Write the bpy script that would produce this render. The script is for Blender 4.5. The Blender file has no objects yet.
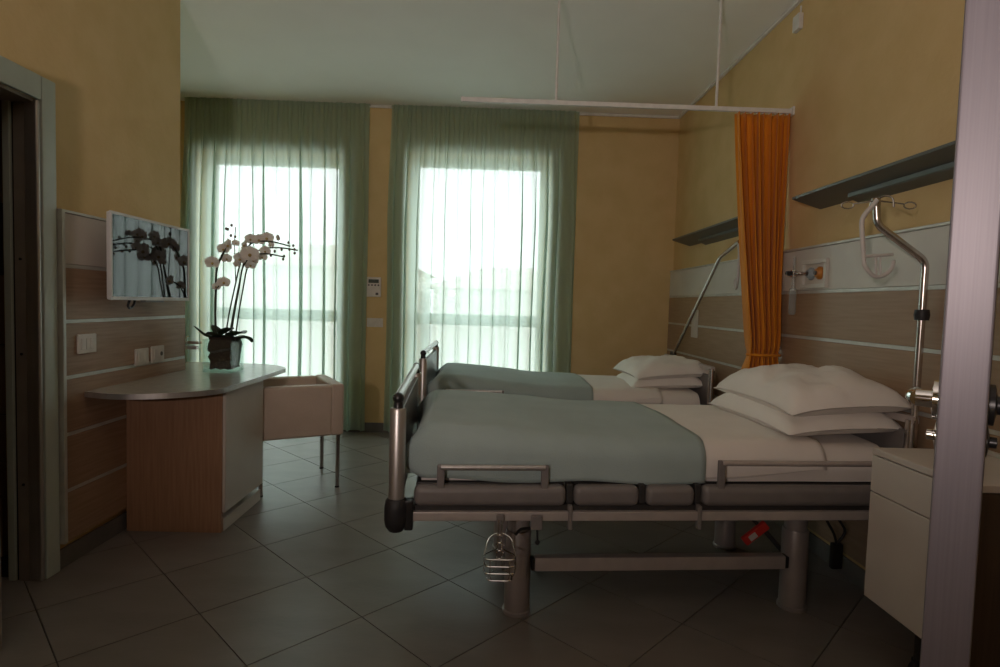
import bpy, bmesh, math, random
from mathutils import Vector, Matrix, noise
random.seed(7)
S = bpy.context.scene
COL = S.collection
R = math.radians

# ------------------------------------------------------------------ camera
cam_d = bpy.data.cameras.new('camera')
cam_d.sensor_width = 36.0
cam_d.lens = 576.69 * 36.0 / 1000.0
cam_d.clip_start = 0.02
cam_d.clip_end = 400
cam = bpy.data.objects.new('camera', cam_d)
COL.objects.link(cam)
PITCH, ROLL, YAW, EYE = 0.0511, 0.029, 0.023, 1.25
fwd = Vector((math.sin(YAW) * math.cos(PITCH), math.cos(YAW) * math.cos(PITCH), -math.sin(PITCH)))
rgt = Vector((math.cos(YAW), -math.sin(YAW), 0))
upv = rgt.cross(fwd)
rgt, upv = rgt * math.cos(ROLL) + upv * math.sin(ROLL), upv * math.cos(ROLL) - rgt * math.sin(ROLL)
cam.matrix_world = Matrix((
    (rgt.x, upv.x, -fwd.x, 0.0), (rgt.y, upv.y, -fwd.y, 0.0), (rgt.z, upv.z, -fwd.z, EYE), (0, 0, 0, 1)))
S.camera = cam

# ------------------------------------------------------------------ world, light, exposure
SKY = 4.8
world = bpy.data.worlds.new('overcast_sky')
S.world = world
world.use_nodes = True
wn = world.node_tree
wn.nodes['Background'].inputs[0].default_value = (0.92, 0.955, 1.0, 1)
wn.nodes['Background'].inputs[1].default_value = SKY

S.view_settings.view_transform = 'Standard'
S.view_settings.look = 'None'
S.view_settings.gamma = 1.0
S.view_settings.use_curve_mapping = False
S.view_settings.exposure = 0.0
S.cycles.use_denoising = True
S.cycles.max_bounces = 14
S.cycles.diffuse_bounces = 8
S.cycles.transmission_bounces = 10
S.cycles.transparent_max_bounces = 24
S.cycles.caustics_reflective = False
S.cycles.caustics_refractive = False
S.cycles.sample_clamp_indirect = 6.0

# the photographer's flash, held off the camera to the left and behind it
fl_d = bpy.data.lights.new('camera_flash', 'SPOT')
fl_d.energy = 152
fl_d.color = (1.0, 0.83, 0.76)
fl_d.spot_size = R(128)
fl_d.spot_blend = 1.0
fl_d.shadow_soft_size = 0.05
fl = bpy.data.objects.new('camera_flash', fl_d)
fl.location = (-0.75, -0.80, 1.44)
fl.rotation_euler = Vector((0.20, 1.0, 0.62)).to_track_quat('-Z', 'Y').to_euler()
COL.objects.link(fl)

# ------------------------------------------------------------------ dimensions (metres)
XR, XL, YB, H = 1.75, -1.896, 5.455, 3.047
YF = -1.6                      # front wall, behind the camera
XA, YC = -2.95, 3.605           # alcove's left wall, corner where the left wall ends
WT = 0.32                      # thickness of the window wall
WIN = [(-2.72, -1.38, 2.60), (-0.775, 0.565, 2.64)]   # window openings x0, x1, top

for x0, x1, zt in WIN:         # sky portals in the window openings (sampling aid, give no light themselves)
    pd = bpy.data.lights.new('window_portal', 'AREA')
    pd.shape = 'RECTANGLE'; pd.size = x1 - x0; pd.size_y = zt
    pd.cycles.is_portal = True
    po = bpy.data.objects.new('window_portal', pd)
    po.location = ((x0 + x1) / 2, YB + WT + 0.03, zt / 2)
    po.rotation_euler = Vector((0, -1, 0)).to_track_quat('-Z', 'Y').to_euler()
    COL.objects.link(po)

# ------------------------------------------------------------------ materials
MATS = {}
def mat(name, col, rough=0.6, metal=0.0, col2=None, scale=8.0, stretch=(1, 1, 1), bump=0.0, bscale=None,
        detail=4.0, coat=0.0, spec=0.5, sheen=0.0, rnd=0.0, coord='Object', ramp=(0.35, 0.65)):
    m = bpy.data.materials.new(name); m.use_nodes = True
    nt = m.node_tree; N = nt.nodes; L = nt.links
    b = N['Principled BSDF']
    b.inputs['Roughness'].default_value = rough
    b.inputs['Metallic'].default_value = metal
    b.inputs['Specular IOR Level'].default_value = spec
    b.inputs['Coat Weight'].default_value = coat
    b.inputs['Coat Roughness'].default_value = 0.08
    b.inputs['Sheen Weight'].default_value = sheen
    c1 = (*col, 1); c2 = (*(col2 or tuple(min(1, c * 0.88) for c in col)), 1)
    tc = N.new('ShaderNodeTexCoord'); mp = N.new('ShaderNodeMapping')
    mp.inputs['Scale'].default_value = stretch
    L.new(tc.outputs[coord], mp.inputs[0])
    nz = N.new('ShaderNodeTexNoise'); nz.inputs['Scale'].default_value = scale; nz.inputs['Detail'].default_value = detail
    L.new(mp.outputs[0], nz.inputs['Vector'])
    cr = N.new('ShaderNodeValToRGB')
    cr.color_ramp.elements[0].position = ramp[0]; cr.color_ramp.elements[0].color = c1
    cr.color_ramp.elements[1].position = ramp[1]; cr.color_ramp.elements[1].color = c2
    L.new(nz.outputs['Fac'], cr.inputs[0])
    out = cr.outputs[0]
    if rnd:
        oi = N.new('ShaderNodeObjectInfo'); hs = N.new('ShaderNodeHueSaturation')
        mr = N.new('ShaderNodeMapRange'); mr.inputs['To Min'].default_value = 1 - rnd; mr.inputs['To Max'].default_value = 1 + rnd
        L.new(oi.outputs['Random'], mr.inputs[0]); L.new(mr.outputs[0], hs.inputs['Value']); L.new(out, hs.inputs['Color'])
        out = hs.outputs[0]
    L.new(out, b.inputs['Base Color'])
    if bump:
        n2 = N.new('ShaderNodeTexNoise'); n2.inputs['Scale'].default_value = bscale or scale * 3; n2.inputs['Detail'].default_value = 3
        L.new(mp.outputs[0], n2.inputs['Vector'])
        bp = N.new('ShaderNodeBump'); bp.inputs['Strength'].default_value = bump; bp.inputs['Distance'].default_value = 0.01
        L.new(n2.outputs['Fac'], bp.inputs['Height']); L.new(bp.outputs[0], b.inputs['Normal'])
    MATS[name] = m
    return m

mat('yellow_plaster', (0.66, 0.49, 0.25), 0.8, col2=(0.61, 0.445, 0.215), scale=5, bump=0.15, bscale=40, detail=8, spec=0.25)
mat('ceiling_paint', (0.88, 0.88, 0.84), 0.9, col2=(0.86, 0.86, 0.82), scale=3, spec=0.2)
mat('white_trim', (0.72, 0.72, 0.70), 0.5, scale=20)
mat('skirting', (0.16, 0.15, 0.14), 0.5, col2=(0.13, 0.125, 0.12), scale=10)
mat('tile', (0.225, 0.20, 0.18), 0.36, col2=(0.18, 0.162, 0.147), scale=3.0, stretch=(1, 2.5, 1), detail=9, bump=0.05, bscale=26, rnd=0.07, ramp=(0.3, 0.7))
mat('grout', (0.075, 0.07, 0.065), 0.9, scale=40)
mat('oak', (0.36, 0.235, 0.155), 0.5, col2=(0.28, 0.175, 0.11), scale=6, stretch=(6, 0.7, 14), detail=8, bump=0.05, rnd=0.03)
mat('oak_v', (0.37, 0.21, 0.125), 0.5, col2=(0.30, 0.165, 0.095), scale=6, stretch=(14, 6, 0.7), detail=8, bump=0.05)
mat('oak_dark', (0.36, 0.245, 0.155), 0.5, col2=(0.31, 0.205, 0.125), scale=6, stretch=(6, 0.7, 14), detail=8, rnd=0.03)
mat('walnut', (0.085, 0.06, 0.042), 0.5, col2=(0.065, 0.046, 0.032), scale=6, stretch=(14, 6, 0.7), detail=8)
mat('laminate_white', (0.62, 0.61, 0.56), 0.45, col2=(0.58, 0.57, 0.53), scale=6)
mat('laminate_cream', (0.60, 0.55, 0.50), 0.42, col2=(0.57, 0.52, 0.47), scale=6)
mat('alu', (0.56, 0.54, 0.53), 0.38, metal=0.85, col2=(0.50, 0.48, 0.47), scale=60, stretch=(1, 1, 0.05))
mat('alu_strip', (0.60, 0.60, 0.56), 0.45, metal=0.3, scale=20)
mat('steel', (0.60, 0.56, 0.54), 0.24, metal=1.0, col2=(0.52, 0.49, 0.47), scale=30)
mat('chrome', (0.82, 0.82, 0.82), 0.08, metal=1.0, scale=4)
mat('bed_grey', (0.20, 0.185, 0.18), 0.42, col2=(0.18, 0.166, 0.162), scale=14)
mat('bed_dark', (0.035, 0.033, 0.033), 0.5, scale=14)
mat('bed_paint', (0.56, 0.51, 0.49), 0.36, metal=0.4, col2=(0.51, 0.465, 0.45), scale=20)
mat('column_paint', (0.36, 0.33, 0.32), 0.40, metal=0.3, col2=(0.33, 0.30, 0.29), scale=12)
mat('rubber', (0.018, 0.018, 0.02), 0.55, scale=30)
mat('black_plastic', (0.015, 0.015, 0.016), 0.35, scale=30)
mat('red_plastic', (0.62, 0.035, 0.025), 0.4, scale=20)
mat('bedspread', (0.37, 0.465, 0.46), 0.9, col2=(0.335, 0.425, 0.42), scale=5, bump=0.25, bscale=220, sheen=0.15, spec=0.15)
mat('linen', (0.80, 0.76, 0.72), 0.85, col2=(0.76, 0.72, 0.68), scale=5, bump=0.22, bscale=16, sheen=0.1, spec=0.2)
mat('pillow_linen', (0.84, 0.81, 0.77), 0.85, col2=(0.80, 0.77, 0.73), scale=5, bump=0.3, bscale=14, sheen=0.1, spec=0.2)
mat('orange_cloth', (0.70, 0.255, 0.018), 0.8, col2=(0.64, 0.225, 0.015), scale=6, bump=0.1, bscale=160, sheen=0.1, spec=0.2)
mat('leather', (0.60, 0.49, 0.41), 0.5, col2=(0.56, 0.455, 0.375), scale=9, bump=0.12, bscale=90)
mat('worktop', (0.40, 0.36, 0.31), 0.22, col2=(0.36, 0.32, 0.275), scale=30, coat=0.2)
mat('tv_bezel', (0.66, 0.65, 0.64), 0.35, scale=10)
mat('tv_screen', (0.006, 0.008, 0.009), 0.03, spec=0.5, scale=3, coat=0.0)
mat('switch_white', (0.66, 0.62, 0.57), 0.4, scale=20)
mat('switch_dark', (0.10, 0.09, 0.085), 0.4, scale=20)
mat('lcd', (0.10, 0.13, 0.11), 0.15, scale=20)
mat('lamp_metal', (0.135, 0.145, 0.14), 0.40, metal=0.5, col2=(0.12, 0.13, 0.125), scale=10)
mat('door_alu', (0.20, 0.185, 0.21), 0.42, metal=0.3, col2=(0.18, 0.165, 0.19), scale=50, stretch=(8, 8, 0.1), bump=0.03)
mat('door_leaf', (0.52, 0.50, 0.47), 0.5, scale=6)
mat('casing_green', (0.50, 0.55, 0.50), 0.35, col2=(0.47, 0.52, 0.47), scale=10)
mat('jamb_brown', (0.30, 0.26, 0.22), 0.4, scale=10)
mat('bath_tile', (0.24, 0.16, 0.11), 0.3, col2=(0.20, 0.135, 0.09), scale=4)
mat('bath_band', (0.06, 0.055, 0.055), 0.3, scale=4)
mat('stool_brown', (0.30, 0.17, 0.08), 0.5, scale=6)
mat('window_frame', (0.62, 0.66, 0.62), 0.4, scale=10)
mat('soil', (0.018, 0.013, 0.009), 0.95, col2=(0.05, 0.035, 0.02), scale=60, bump=0.8, bscale=60)
mat('leaf', (0.018, 0.032, 0.012), 0.4, col2=(0.012, 0.022, 0.009), scale=12)
mat('stem', (0.03, 0.04, 0.018), 0.5, scale=20)
mat('flower_heart', (0.45, 0.33, 0.10), 0.5, scale=30)
mat('bud', (0.10, 0.07, 0.05), 0.5, scale=30)
mat('outlet_blue', (0.30, 0.36, 0.40), 0.4, scale=10)
mat('outlet_orange', (0.52, 0.20, 0.03), 0.4, scale=10)
mat('strap_white', (0.60, 0.58, 0.56), 0.5, scale=10)
mat('asphalt', (0.50, 0.50, 0.48), 0.9, col2=(0.46, 0.46, 0.44), scale=0.6)
mat('facade', (0.80, 0.76, 0.70), 0.9, col2=(0.77, 0.73, 0.67), scale=0.8)
mat('roof_tile', (0.62, 0.54, 0.48), 0.9, col2=(0.57, 0.50, 0.44), scale=2)

def mixmat(name, build):
    m = bpy.data.materials.new(name); m.use_nodes = True
    nt = m.node_tree
    for n in list(nt.nodes): nt.nodes.remove(n)
    o = nt.nodes.new('ShaderNodeOutputMaterial')
    nt.links.new(build(nt), o.inputs[0]); MATS[name] = m
def _pane(nt):
    t = nt.nodes.new('ShaderNodeBsdfTransparent'); t.inputs[0].default_value = (0.96, 0.97, 0.965, 1)
    g = nt.nodes.new('ShaderNodeBsdfGlossy'); g.inputs['Roughness'].default_value = 0.02
    mx = nt.nodes.new('ShaderNodeMixShader'); mx.inputs[0].default_value = 0.06
    nt.links.new(t.outputs[0], mx.inputs[1]); nt.links.new(g.outputs[0], mx.inputs[2]); return mx.outputs[0]
mixmat('pane_glass', _pane)
def _sheer(nt):
    tc = nt.nodes.new('ShaderNodeTexCoord'); mp = nt.nodes.new('ShaderNodeMapping'); mp.inputs['Scale'].default_value = (1, 1, 0.15)
    nz = nt.nodes.new('ShaderNodeTexNoise'); nz.inputs['Scale'].default_value = 14
    nt.links.new(tc.outputs['Object'], mp.inputs[0]); nt.links.new(mp.outputs[0], nz.inputs['Vector'])
    cr = nt.nodes.new('ShaderNodeValToRGB')
    cr.color_ramp.elements[0].color = (0.505, 0.635, 0.55, 1); cr.color_ramp.elements[1].color = (0.555, 0.68, 0.60, 1)
    nt.links.new(nz.outputs['Fac'], cr.inputs[0])
    tr = nt.nodes.new('ShaderNodeBsdfTransparent'); tr.inputs[0].default_value = (0.97, 1.0, 0.985, 1)
    tl = nt.nodes.new('ShaderNodeBsdfTranslucent'); df = nt.nodes.new('ShaderNodeBsdfDiffuse')
    nt.links.new(cr.outputs[0], tl.inputs[0]); nt.links.new(cr.outputs[0], df.inputs[0])
    m1 = nt.nodes.new('ShaderNodeMixShader'); m1.inputs[0].default_value = 0.36
    nt.links.new(tl.outputs[0], m1.inputs[1]); nt.links.new(df.outputs[0], m1.inputs[2])
    m2 = nt.nodes.new('ShaderNodeMixShader'); m2.inputs[0].default_value = 0.83
    nt.links.new(tr.outputs[0], m2.inputs[1]); nt.links.new(m1.outputs[0], m2.inputs[2]); return m2.outputs[0]
mixmat('sheer_green', _sheer)
def _vase(nt):
    t = nt.nodes.new('ShaderNodeBsdfTransparent'); t.inputs[0].default_value = (0.90, 0.95, 0.93, 1)
    g = nt.nodes.new('ShaderNodeBsdfGlossy'); g.inputs['Roughness'].default_value = 0.03
    mx = nt.nodes.new('ShaderNodeMixShader'); mx.inputs[0].default_value = 0.08
    nt.links.new(t.outputs[0], mx.inputs[1]); nt.links.new(g.outputs[0], mx.inputs[2]); return mx.outputs[0]
mixmat('vase_glass', _vase)
def _petal(nt):
    d = nt.nodes.new('ShaderNodeBsdfDiffuse'); d.inputs[0].default_value = (0.84, 0.80, 0.76, 1)
    t = nt.nodes.new('ShaderNodeBsdfTranslucent'); t.inputs[0].default_value = (0.80, 0.76, 0.70, 1)
    tc = nt.nodes.new('ShaderNodeTexCoord'); nz = nt.nodes.new('ShaderNodeTexNoise'); nz.inputs['Scale'].default_value = 60
    mr = nt.nodes.new('ShaderNodeMapRange'); mr.inputs['To Min'].default_value = 0.30; mr.inputs['To Max'].default_value = 0.42
    nt.links.new(tc.outputs['Object'], nz.inputs['Vector']); nt.links.new(nz.outputs['Fac'], mr.inputs[0])
    mx = nt.nodes.new('ShaderNodeMixShader'); nt.links.new(mr.outputs[0], mx.inputs[0])
    nt.links.new(d.outputs[0], mx.inputs[1]); nt.links.new(t.outputs[0], mx.inputs[2]); return mx.outputs[0]
mixmat('petal', _petal)
def _clear(nt):
    t = nt.nodes.new('ShaderNodeBsdfTransparent'); t.inputs[0].default_value = (0.85, 0.87, 0.86, 1)
    p = nt.nodes.new('ShaderNodeBsdfPrincipled'); p.inputs['Base Color'].default_value = (0.5, 0.52, 0.52, 1); p.inputs['Roughness'].default_value = 0.1
    mx = nt.nodes.new('ShaderNodeMixShader'); mx.inputs[0].default_value = 0.30
    nt.links.new(t.outputs[0], mx.inputs[1]); nt.links.new(p.outputs[0], mx.inputs[2]); return mx.outputs[0]
mixmat('plastic_clear', _clear)

# ------------------------------------------------------------------ mesh helpers
BEVELLED = set()
WM = {}      # world matrix of every parent, so that parts can be modelled in room coordinates

def thing(name, label, cat, loc=(0, 0, 0), rz=0.0, group=None):
    o = bpy.data.objects.new(name, None); COL.objects.link(o)
    o.empty_display_size = 0.1
    o.location = loc; o.rotation_euler = (0, 0, rz)
    o['label'] = label; o['category'] = cat
    if group: o['group'] = group
    WM[o] = Matrix.Translation(loc) @ Matrix.Rotation(rz, 4, 'Z')
    return o

def obj(name, bm, m, parent=None, world=True, smooth=True, label=None, cat=None, kind=None, group=None, origin=None):
    if parent is not None:
        if world: bm.transform(WM[parent].inverted())
    elif origin is not None:
        bm.transform(Matrix.Translation(-Vector(origin)))
    bmesh.ops.recalc_face_normals(bm, faces=bm.faces)
    bev = id(bm) in BEVELLED; BEVELLED.discard(id(bm))
    me = bpy.data.meshes.new(name); bm.to_mesh(me); bm.free()
    if smooth:
        me.shade_smooth(); me.set_sharp_from_angle(angle=R(38))
    me.materials.append(MATS[m])
    o = bpy.data.objects.new(name, me); COL.objects.link(o)
    if parent is not None:
        o.parent = parent; WM[o] = WM[parent]
    elif origin is not None:
        o.location = origin; WM[o] = Matrix.Translation(origin)
    else:
        WM[o] = Matrix.Identity(4)
    if bev and smooth:
        md = o.modifiers.new('flat_faces', 'WEIGHTED_NORMAL'); md.keep_sharp = True
    if label: o['label'] = label
    if cat: o['category'] = cat
    if kind: o['kind'] = kind
    if group: o['group'] = group
    return o

def nb(): return bmesh.new()

def box(bm, x0, x1, y0, y1, z0, z1, bev=0.0, seg=2, M=None):
    t = bmesh.new() if bev else bm
    vs = [t.verts.new((x, y, z)) for x in (x0, x1) for y in (y0, y1) for z in (z0, z1)]
    for f in ((0, 1, 3, 2), (4, 6, 7, 5), (0, 4, 5, 1), (2, 3, 7, 6), (0, 2, 6, 4), (1, 5, 7, 3)):
        t.faces.new([vs[i] for i in f])
    if bev:
        BEVELLED.add(id(bm))
        bmesh.ops.bevel(t, geom=list(t.edges), offset=bev, segments=seg, profile=0.5, affect='EDGES')
        merge(bm, t, M)
    elif M is not None:
        for v in vs: v.co = M @ v.co
    return bm

def merge(bm, t, M=None):
    mp = {}
    for v in t.verts: mp[v] = bm.verts.new(M @ v.co if M is not None else v.co)
    for f in t.faces:
        try: bm.faces.new([mp[v] for v in f.verts])
        except ValueError: pass
    t.free()

def tube(bm, pts, r, seg=10, cap=True, radii=None):
    pts = [Vector(p) for p in pts]
    rings = []; n = None
    for i, p in enumerate(pts):
        if i == 0: d = pts[1] - p
        elif i == len(pts) - 1: d = p - pts[i - 1]
        else: d = (pts[i + 1] - p).normalized() + (p - pts[i - 1]).normalized()
        d.normalize()
        if n is None:
            n = d.orthogonal().normalized()
        else:
            n = (n - d * n.dot(d)).normalized()
        b = d.cross(n)
        rr = radii[i] if radii else r
        rings.append([bm.verts.new(p + (n * math.cos(2 * math.pi * k / seg) + b * math.sin(2 * math.pi * k / seg)) * rr) for k in range(seg)])
    for a, c in zip(rings, rings[1:]):
        for k in range(seg):
            bm.faces.new((a[k], a[(k + 1) % seg], c[(k + 1) % seg], c[k]))
    if cap:
        bm.faces.new(rings[0][::-1]); bm.faces.new(rings[-1])
    return bm

def spline(pts, n=8):
    P = [Vector(p) for p in pts]; out = []
    for i in range(len(P) - 1):
        p0 = P[max(i - 1, 0)]; p1 = P[i]; p2 = P[i + 1]; p3 = P[min(i + 2, len(P) - 1)]
        for k in range(n):
            t = k / n
            out.append(0.5 * ((2 * p1) + (p2 - p0) * t + (2 * p0 - 5 * p1 + 4 * p2 - p3) * t * t + (3 * p1 - p0 - 3 * p2 + p3) * t ** 3))
    out.append(P[-1]); return out

def bend(pts, rad=0.05, n=6):
    """polyline with rounded corners"""
    P = [Vector(p) for p in pts]; out = [P[0]]
    for i in range(1, len(P) - 1):
        a = P[i] + (P[i - 1] - P[i]).normalized() * min(rad, (P[i - 1] - P[i]).length * 0.45)
        c = P[i] + (P[i + 1] - P[i]).normalized() * min(rad, (P[i + 1] - P[i]).length * 0.45)
        for k in range(n + 1):
            t = k / n
            out.append(a * (1 - t) ** 2 + P[i] * 2 * t * (1 - t) + c * t * t)
    out.append(P[-1]); return out

def lathe(bm, prof, c=(0, 0, 0), seg=20, axis='Z'):
    rings = []
    for r, h in prof:
        ring = []
        for k in range(seg):
            a = 2 * math.pi * k / seg
            x, y = r * math.cos(a), r * math.sin(a)
            v = {'Z': (x, y, h), 'X': (h, x, y), 'Y': (x, h, y)}[axis]
            ring.append(bm.verts.new(Vector(c) + Vector(v)))
        rings.append(ring)
    for a, b in zip(rings, rings[1:]):
        for k in range(seg):
            bm.faces.new((a[k], a[(k + 1) % seg], b[(k + 1) % seg], b[k]))
    bm.faces.new(rings[0][::-1]); bm.faces.new(rings[-1])
    return bm

def prism(bm, poly, z0, z1):
    a = [bm.verts.new((x, y, z0)) for x, y in poly]; b = [bm.verts.new((x, y, z1)) for x, y in poly]
    n = len(poly)
    bm.faces.new(a[::-1]); bm.faces.new(b)
    for i in range(n): bm.faces.new((a[i], a[(i + 1) % n], b[(i + 1) % n], b[i]))
    return bm

def ball(bm, c, r, seg=12, sc=(1, 1, 1)):
    t = bmesh.new(); bmesh.ops.create_uvsphere(t, u_segments=seg, v_segments=max(6, seg // 2), radius=r)
    merge(bm, t, Matrix.Translation(c) @ Matrix.Diagonal((*sc, 1)))
    return bm

def grid(bm, rows):
    V = [[bm.verts.new(p) for p in row] for row in rows]
    for a, b in zip(V, V[1:]):
        for i in range(len(a) - 1):
            bm.faces.new((a[i], a[i + 1], b[i + 1], b[i]))
    return V

def struct(name, bm, m, label, cat, smooth=False):
    return obj(name, bm, m, smooth=smooth, label=label, cat=cat, kind='structure')

def solid(o, th, offset=-1):
    md = o.modifiers.new('thickness', 'SOLIDIFY'); md.thickness = th; md.offset = offset

# ------------------------------------------------------------------ the room shell
floor_rects = [(XL, XR, YF, YB), (XA, XL, YC, YB)]
bm = nb()
box(bm, XL - 0.12, XR + 0.12, YF - 0.1, YB + WT, -0.12, -0.006)
box(bm, XA - 0.1, XL - 0.12, YC - 0.12, YB + WT, -0.12, -0.006)
box(bm, XA - 0.1, XL - 0.12, 1.0, YC - 0.12, -0.12, -0.006)
floor = struct('floor', bm, 'grout', 'dark grey stoneware tile floor laid diagonally through the room', 'floor')

def clip(poly, ax, v, keep_less):
    out = []
    for i in range(len(poly)):
        p, q = poly[i], poly[(i + 1) % len(poly)]
        a = (p[ax] <= v) if keep_less else (p[ax] >= v)
        b = (q[ax] <= v) if keep_less else (q[ax] >= v)
        if a: out.append(p)
        if a != b:
            t = (v - p[ax]) / (q[ax] - p[ax]); out.append((p[0] + (q[0] - p[0]) * t, p[1] + (q[1] - p[1]) * t))
    return out
TH, TS, TO = 0.7939, 0.45, (-1.088, 3.507)
ud = (math.cos(TH), -math.sin(TH)); vd = (-math.sin(TH), -math.cos(TH))
G = 0.0022
full_tile = None
for i in range(-16, 22):
    for j in range(-16, 22):
        q = []
        for a, b in ((i, j), (i + 1, j), (i + 1, j + 1), (i, j + 1)):
            a = a * TS + (G if a == i else -G); b = b * TS + (G if b == j else -G)
            q.append((TO[0] + ud[0] * a + vd[0] * b, TO[1] + ud[1] * a + vd[1] * b))
        if q[0][0] < XA - 1 or q[0][0] > XR + 1 or q[0][1] < YF - 1 or q[0][1] > YB + 1: continue
        polys = []
        for x0, x1, y0, y1 in floor_rects + [(XA, XL, 1.2, 2.5)]:
            p = q
            for ax, v, kl in ((0, x0, False), (0, x1, True), (1, y0, False), (1, y1, True)):
                if p: p = clip(p, ax, v, kl)
            if len(p) >= 3: polys.append(p)
        if not polys: continue
        c = (sum(p[0] for p in q) / 4, sum(p[1] for p in q) / 4)
        whole = len(polys) == 1 and len(polys[0]) == 4 and all((abs(a[0] - b[0]) + abs(a[1] - b[1])) < 1e-6 for a, b in zip(polys[0], q))
        if whole and full_tile:
            o = bpy.data.objects.new('floor_tile', full_tile); COL.objects.link(o)
            o.parent = floor; o.location = (c[0], c[1], 0); continue
        bm = nb()
        for p in polys:
            prism(bm, [(x - c[0], y - c[1]) for x, y in p], -0.006, 0.0)
        o = obj('floor_tile', bm, 'tile', floor, world=False, smooth=False)
        o.location = (c[0], c[1], 0)
        if whole: full_tile = o.data

bm = nb(); box(bm, XA - 0.1, XR + 0.12, YF - 0.1, YB + WT, H, H + 0.15)
struct('ceiling', bm, 'ceiling_paint', 'plain pale ceiling over the room', 'ceiling')
bm = nb(); box(bm, XR, XR + 0.12, YF - 0.1, YB + WT, -0.1, H)
struct('wall_right', bm, 'yellow_plaster', 'yellow plastered wall behind the bed heads', 'wall')
bm = nb()
xs = [XA - 0.1, WIN[0][0], WIN[0][1], WIN[1][0], WIN[1][1], XR]
for k in (0, 2, 4): box(bm, xs[k], xs[k + 1], YB, YB + WT, -0.1, H)
for x0, x1, zt in WIN:
    box(bm, x0, x1, YB, YB + WT, zt, H); box(bm, x0, x1, YB, YB + WT, -0.1, 0.0)
struct('wall_back', bm, 'yellow_plaster', 'yellow wall with two tall windows behind green curtains', 'wall')
bm = nb(); box(bm, XL - 0.13, XR, YF - 0.12, YF, -0.1, H)
struct('wall_front', bm, 'yellow_plaster', 'yellow wall at the entrance end of the room', 'wall')
DY0, DY1, DZ = 1.20, 2.483, 2.04         # bathroom doorway in the left wall
bm = nb()
box(bm, XL - 0.13, XL, YF, DY0, -0.1, H); box(bm, XL - 0.13, XL, DY0, DY1, DZ, H); box(bm, XL - 0.13, XL, DY1, YC, -0.1, H)
struct('wall_left', bm, 'yellow_plaster', 'yellow wall carrying the television and the desk panelling', 'wall')
bm = nb()
box(bm, XA - 0.1, XA, 1.0, YB + WT, -0.1, H)
struct('wall_alcove', bm, 'yellow_plaster', 'yellow side wall of the window alcove behind the desk', 'wall')
bm = nb(); box(bm, XA, XL - 0.13, YC - 0.12, YC, -0.1, H)
struct('wall_return', bm, 'yellow_plaster', 'yellow return wall facing the window past the television', 'wall')
bm = nb(); box(bm, XA, XL - 0.13, 1.0, 1.12, -0.1, H)
struct('wall_bathroom_near', bm, 'bath_tile', 'near wall of the dark bathroom', 'wall')
# bathroom end wall with tiles
wb = nb(); box(wb, XA, XL - 0.13, 2.76, 2.86, -0.1, H)
wb = struct('wall_bathroom', wb, 'grout', 'brown tiled wall inside the dark bathroom doorway', 'wall')
for i in range(4):
    for j in range(8):
        z0 = j * 0.33 + 0.003; 
        if z0 + 0.3 > H: continue
        bm = nb(); box(bm, XA + i * 0.24 + 0.002, XA + i * 0.24 + 0.237, 2.752, 2.76, z0, z0 + 0.324)
        obj('wall_tile', bm, 'bath_band' if j == 4 else 'bath_tile', wb, smooth=False)
bm = nb(); box(bm, -2.62, -2.22, 2.42, 2.74, 0.30, 0.44, 0.012); 
st = thing('bathroom_stool', 'low brown stool inside the dark bathroom doorway', 'stool', (-2.42, 2.58, 0))
obj('seat', bm, 'stool_brown', st)
for sx in (-2.59, -2.25):
    for sy in (2.45, 2.71):
        bm = nb(); box(bm, sx - 0.015, sx + 0.015, sy - 0.015, sy + 0.015, 0, 0.30); obj('leg', bm, 'stool_brown', st)

# skirtings and cornices
def skirt(name, x0, x1, y0, y1, label):
    bm = nb(); box(bm, x0, x1, y0, y1, 0, 0.09, 0.003); struct(name, bm, 'skirting', label, 'baseboard')
skirt('baseboard_left', XL, XL + 0.012, 2.56, YC, 'dark grey skirting below the desk panelling')
skirt('baseboard_back', WIN[0][1] + 0.0, WIN[1][0], YB - 0.012, YB, 'dark grey skirting between the two windows')
skirt('baseboard_back_right', WIN[1][1], XR, YB - 0.012, YB, 'dark grey skirting right of the second window')
skirt('baseboard_right', XR - 0.012, XR, YF, YB - 0.012, 'dark grey skirting behind the bed heads')
bm = nb(); box(bm, XR - 0.022, XR, YF, YB, H - 0.022, H, 0.004)
struct('trim_1', bm, 'white_trim', 'thin white cornice along the right wall', 'cornice')
bm = nb(); box(bm, XA, XR - 0.022, YB - 0.022, YB, H - 0.022, H, 0.004)
struct('trim_2', bm, 'white_trim', 'thin white cornice along the window wall', 'cornice')

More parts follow.
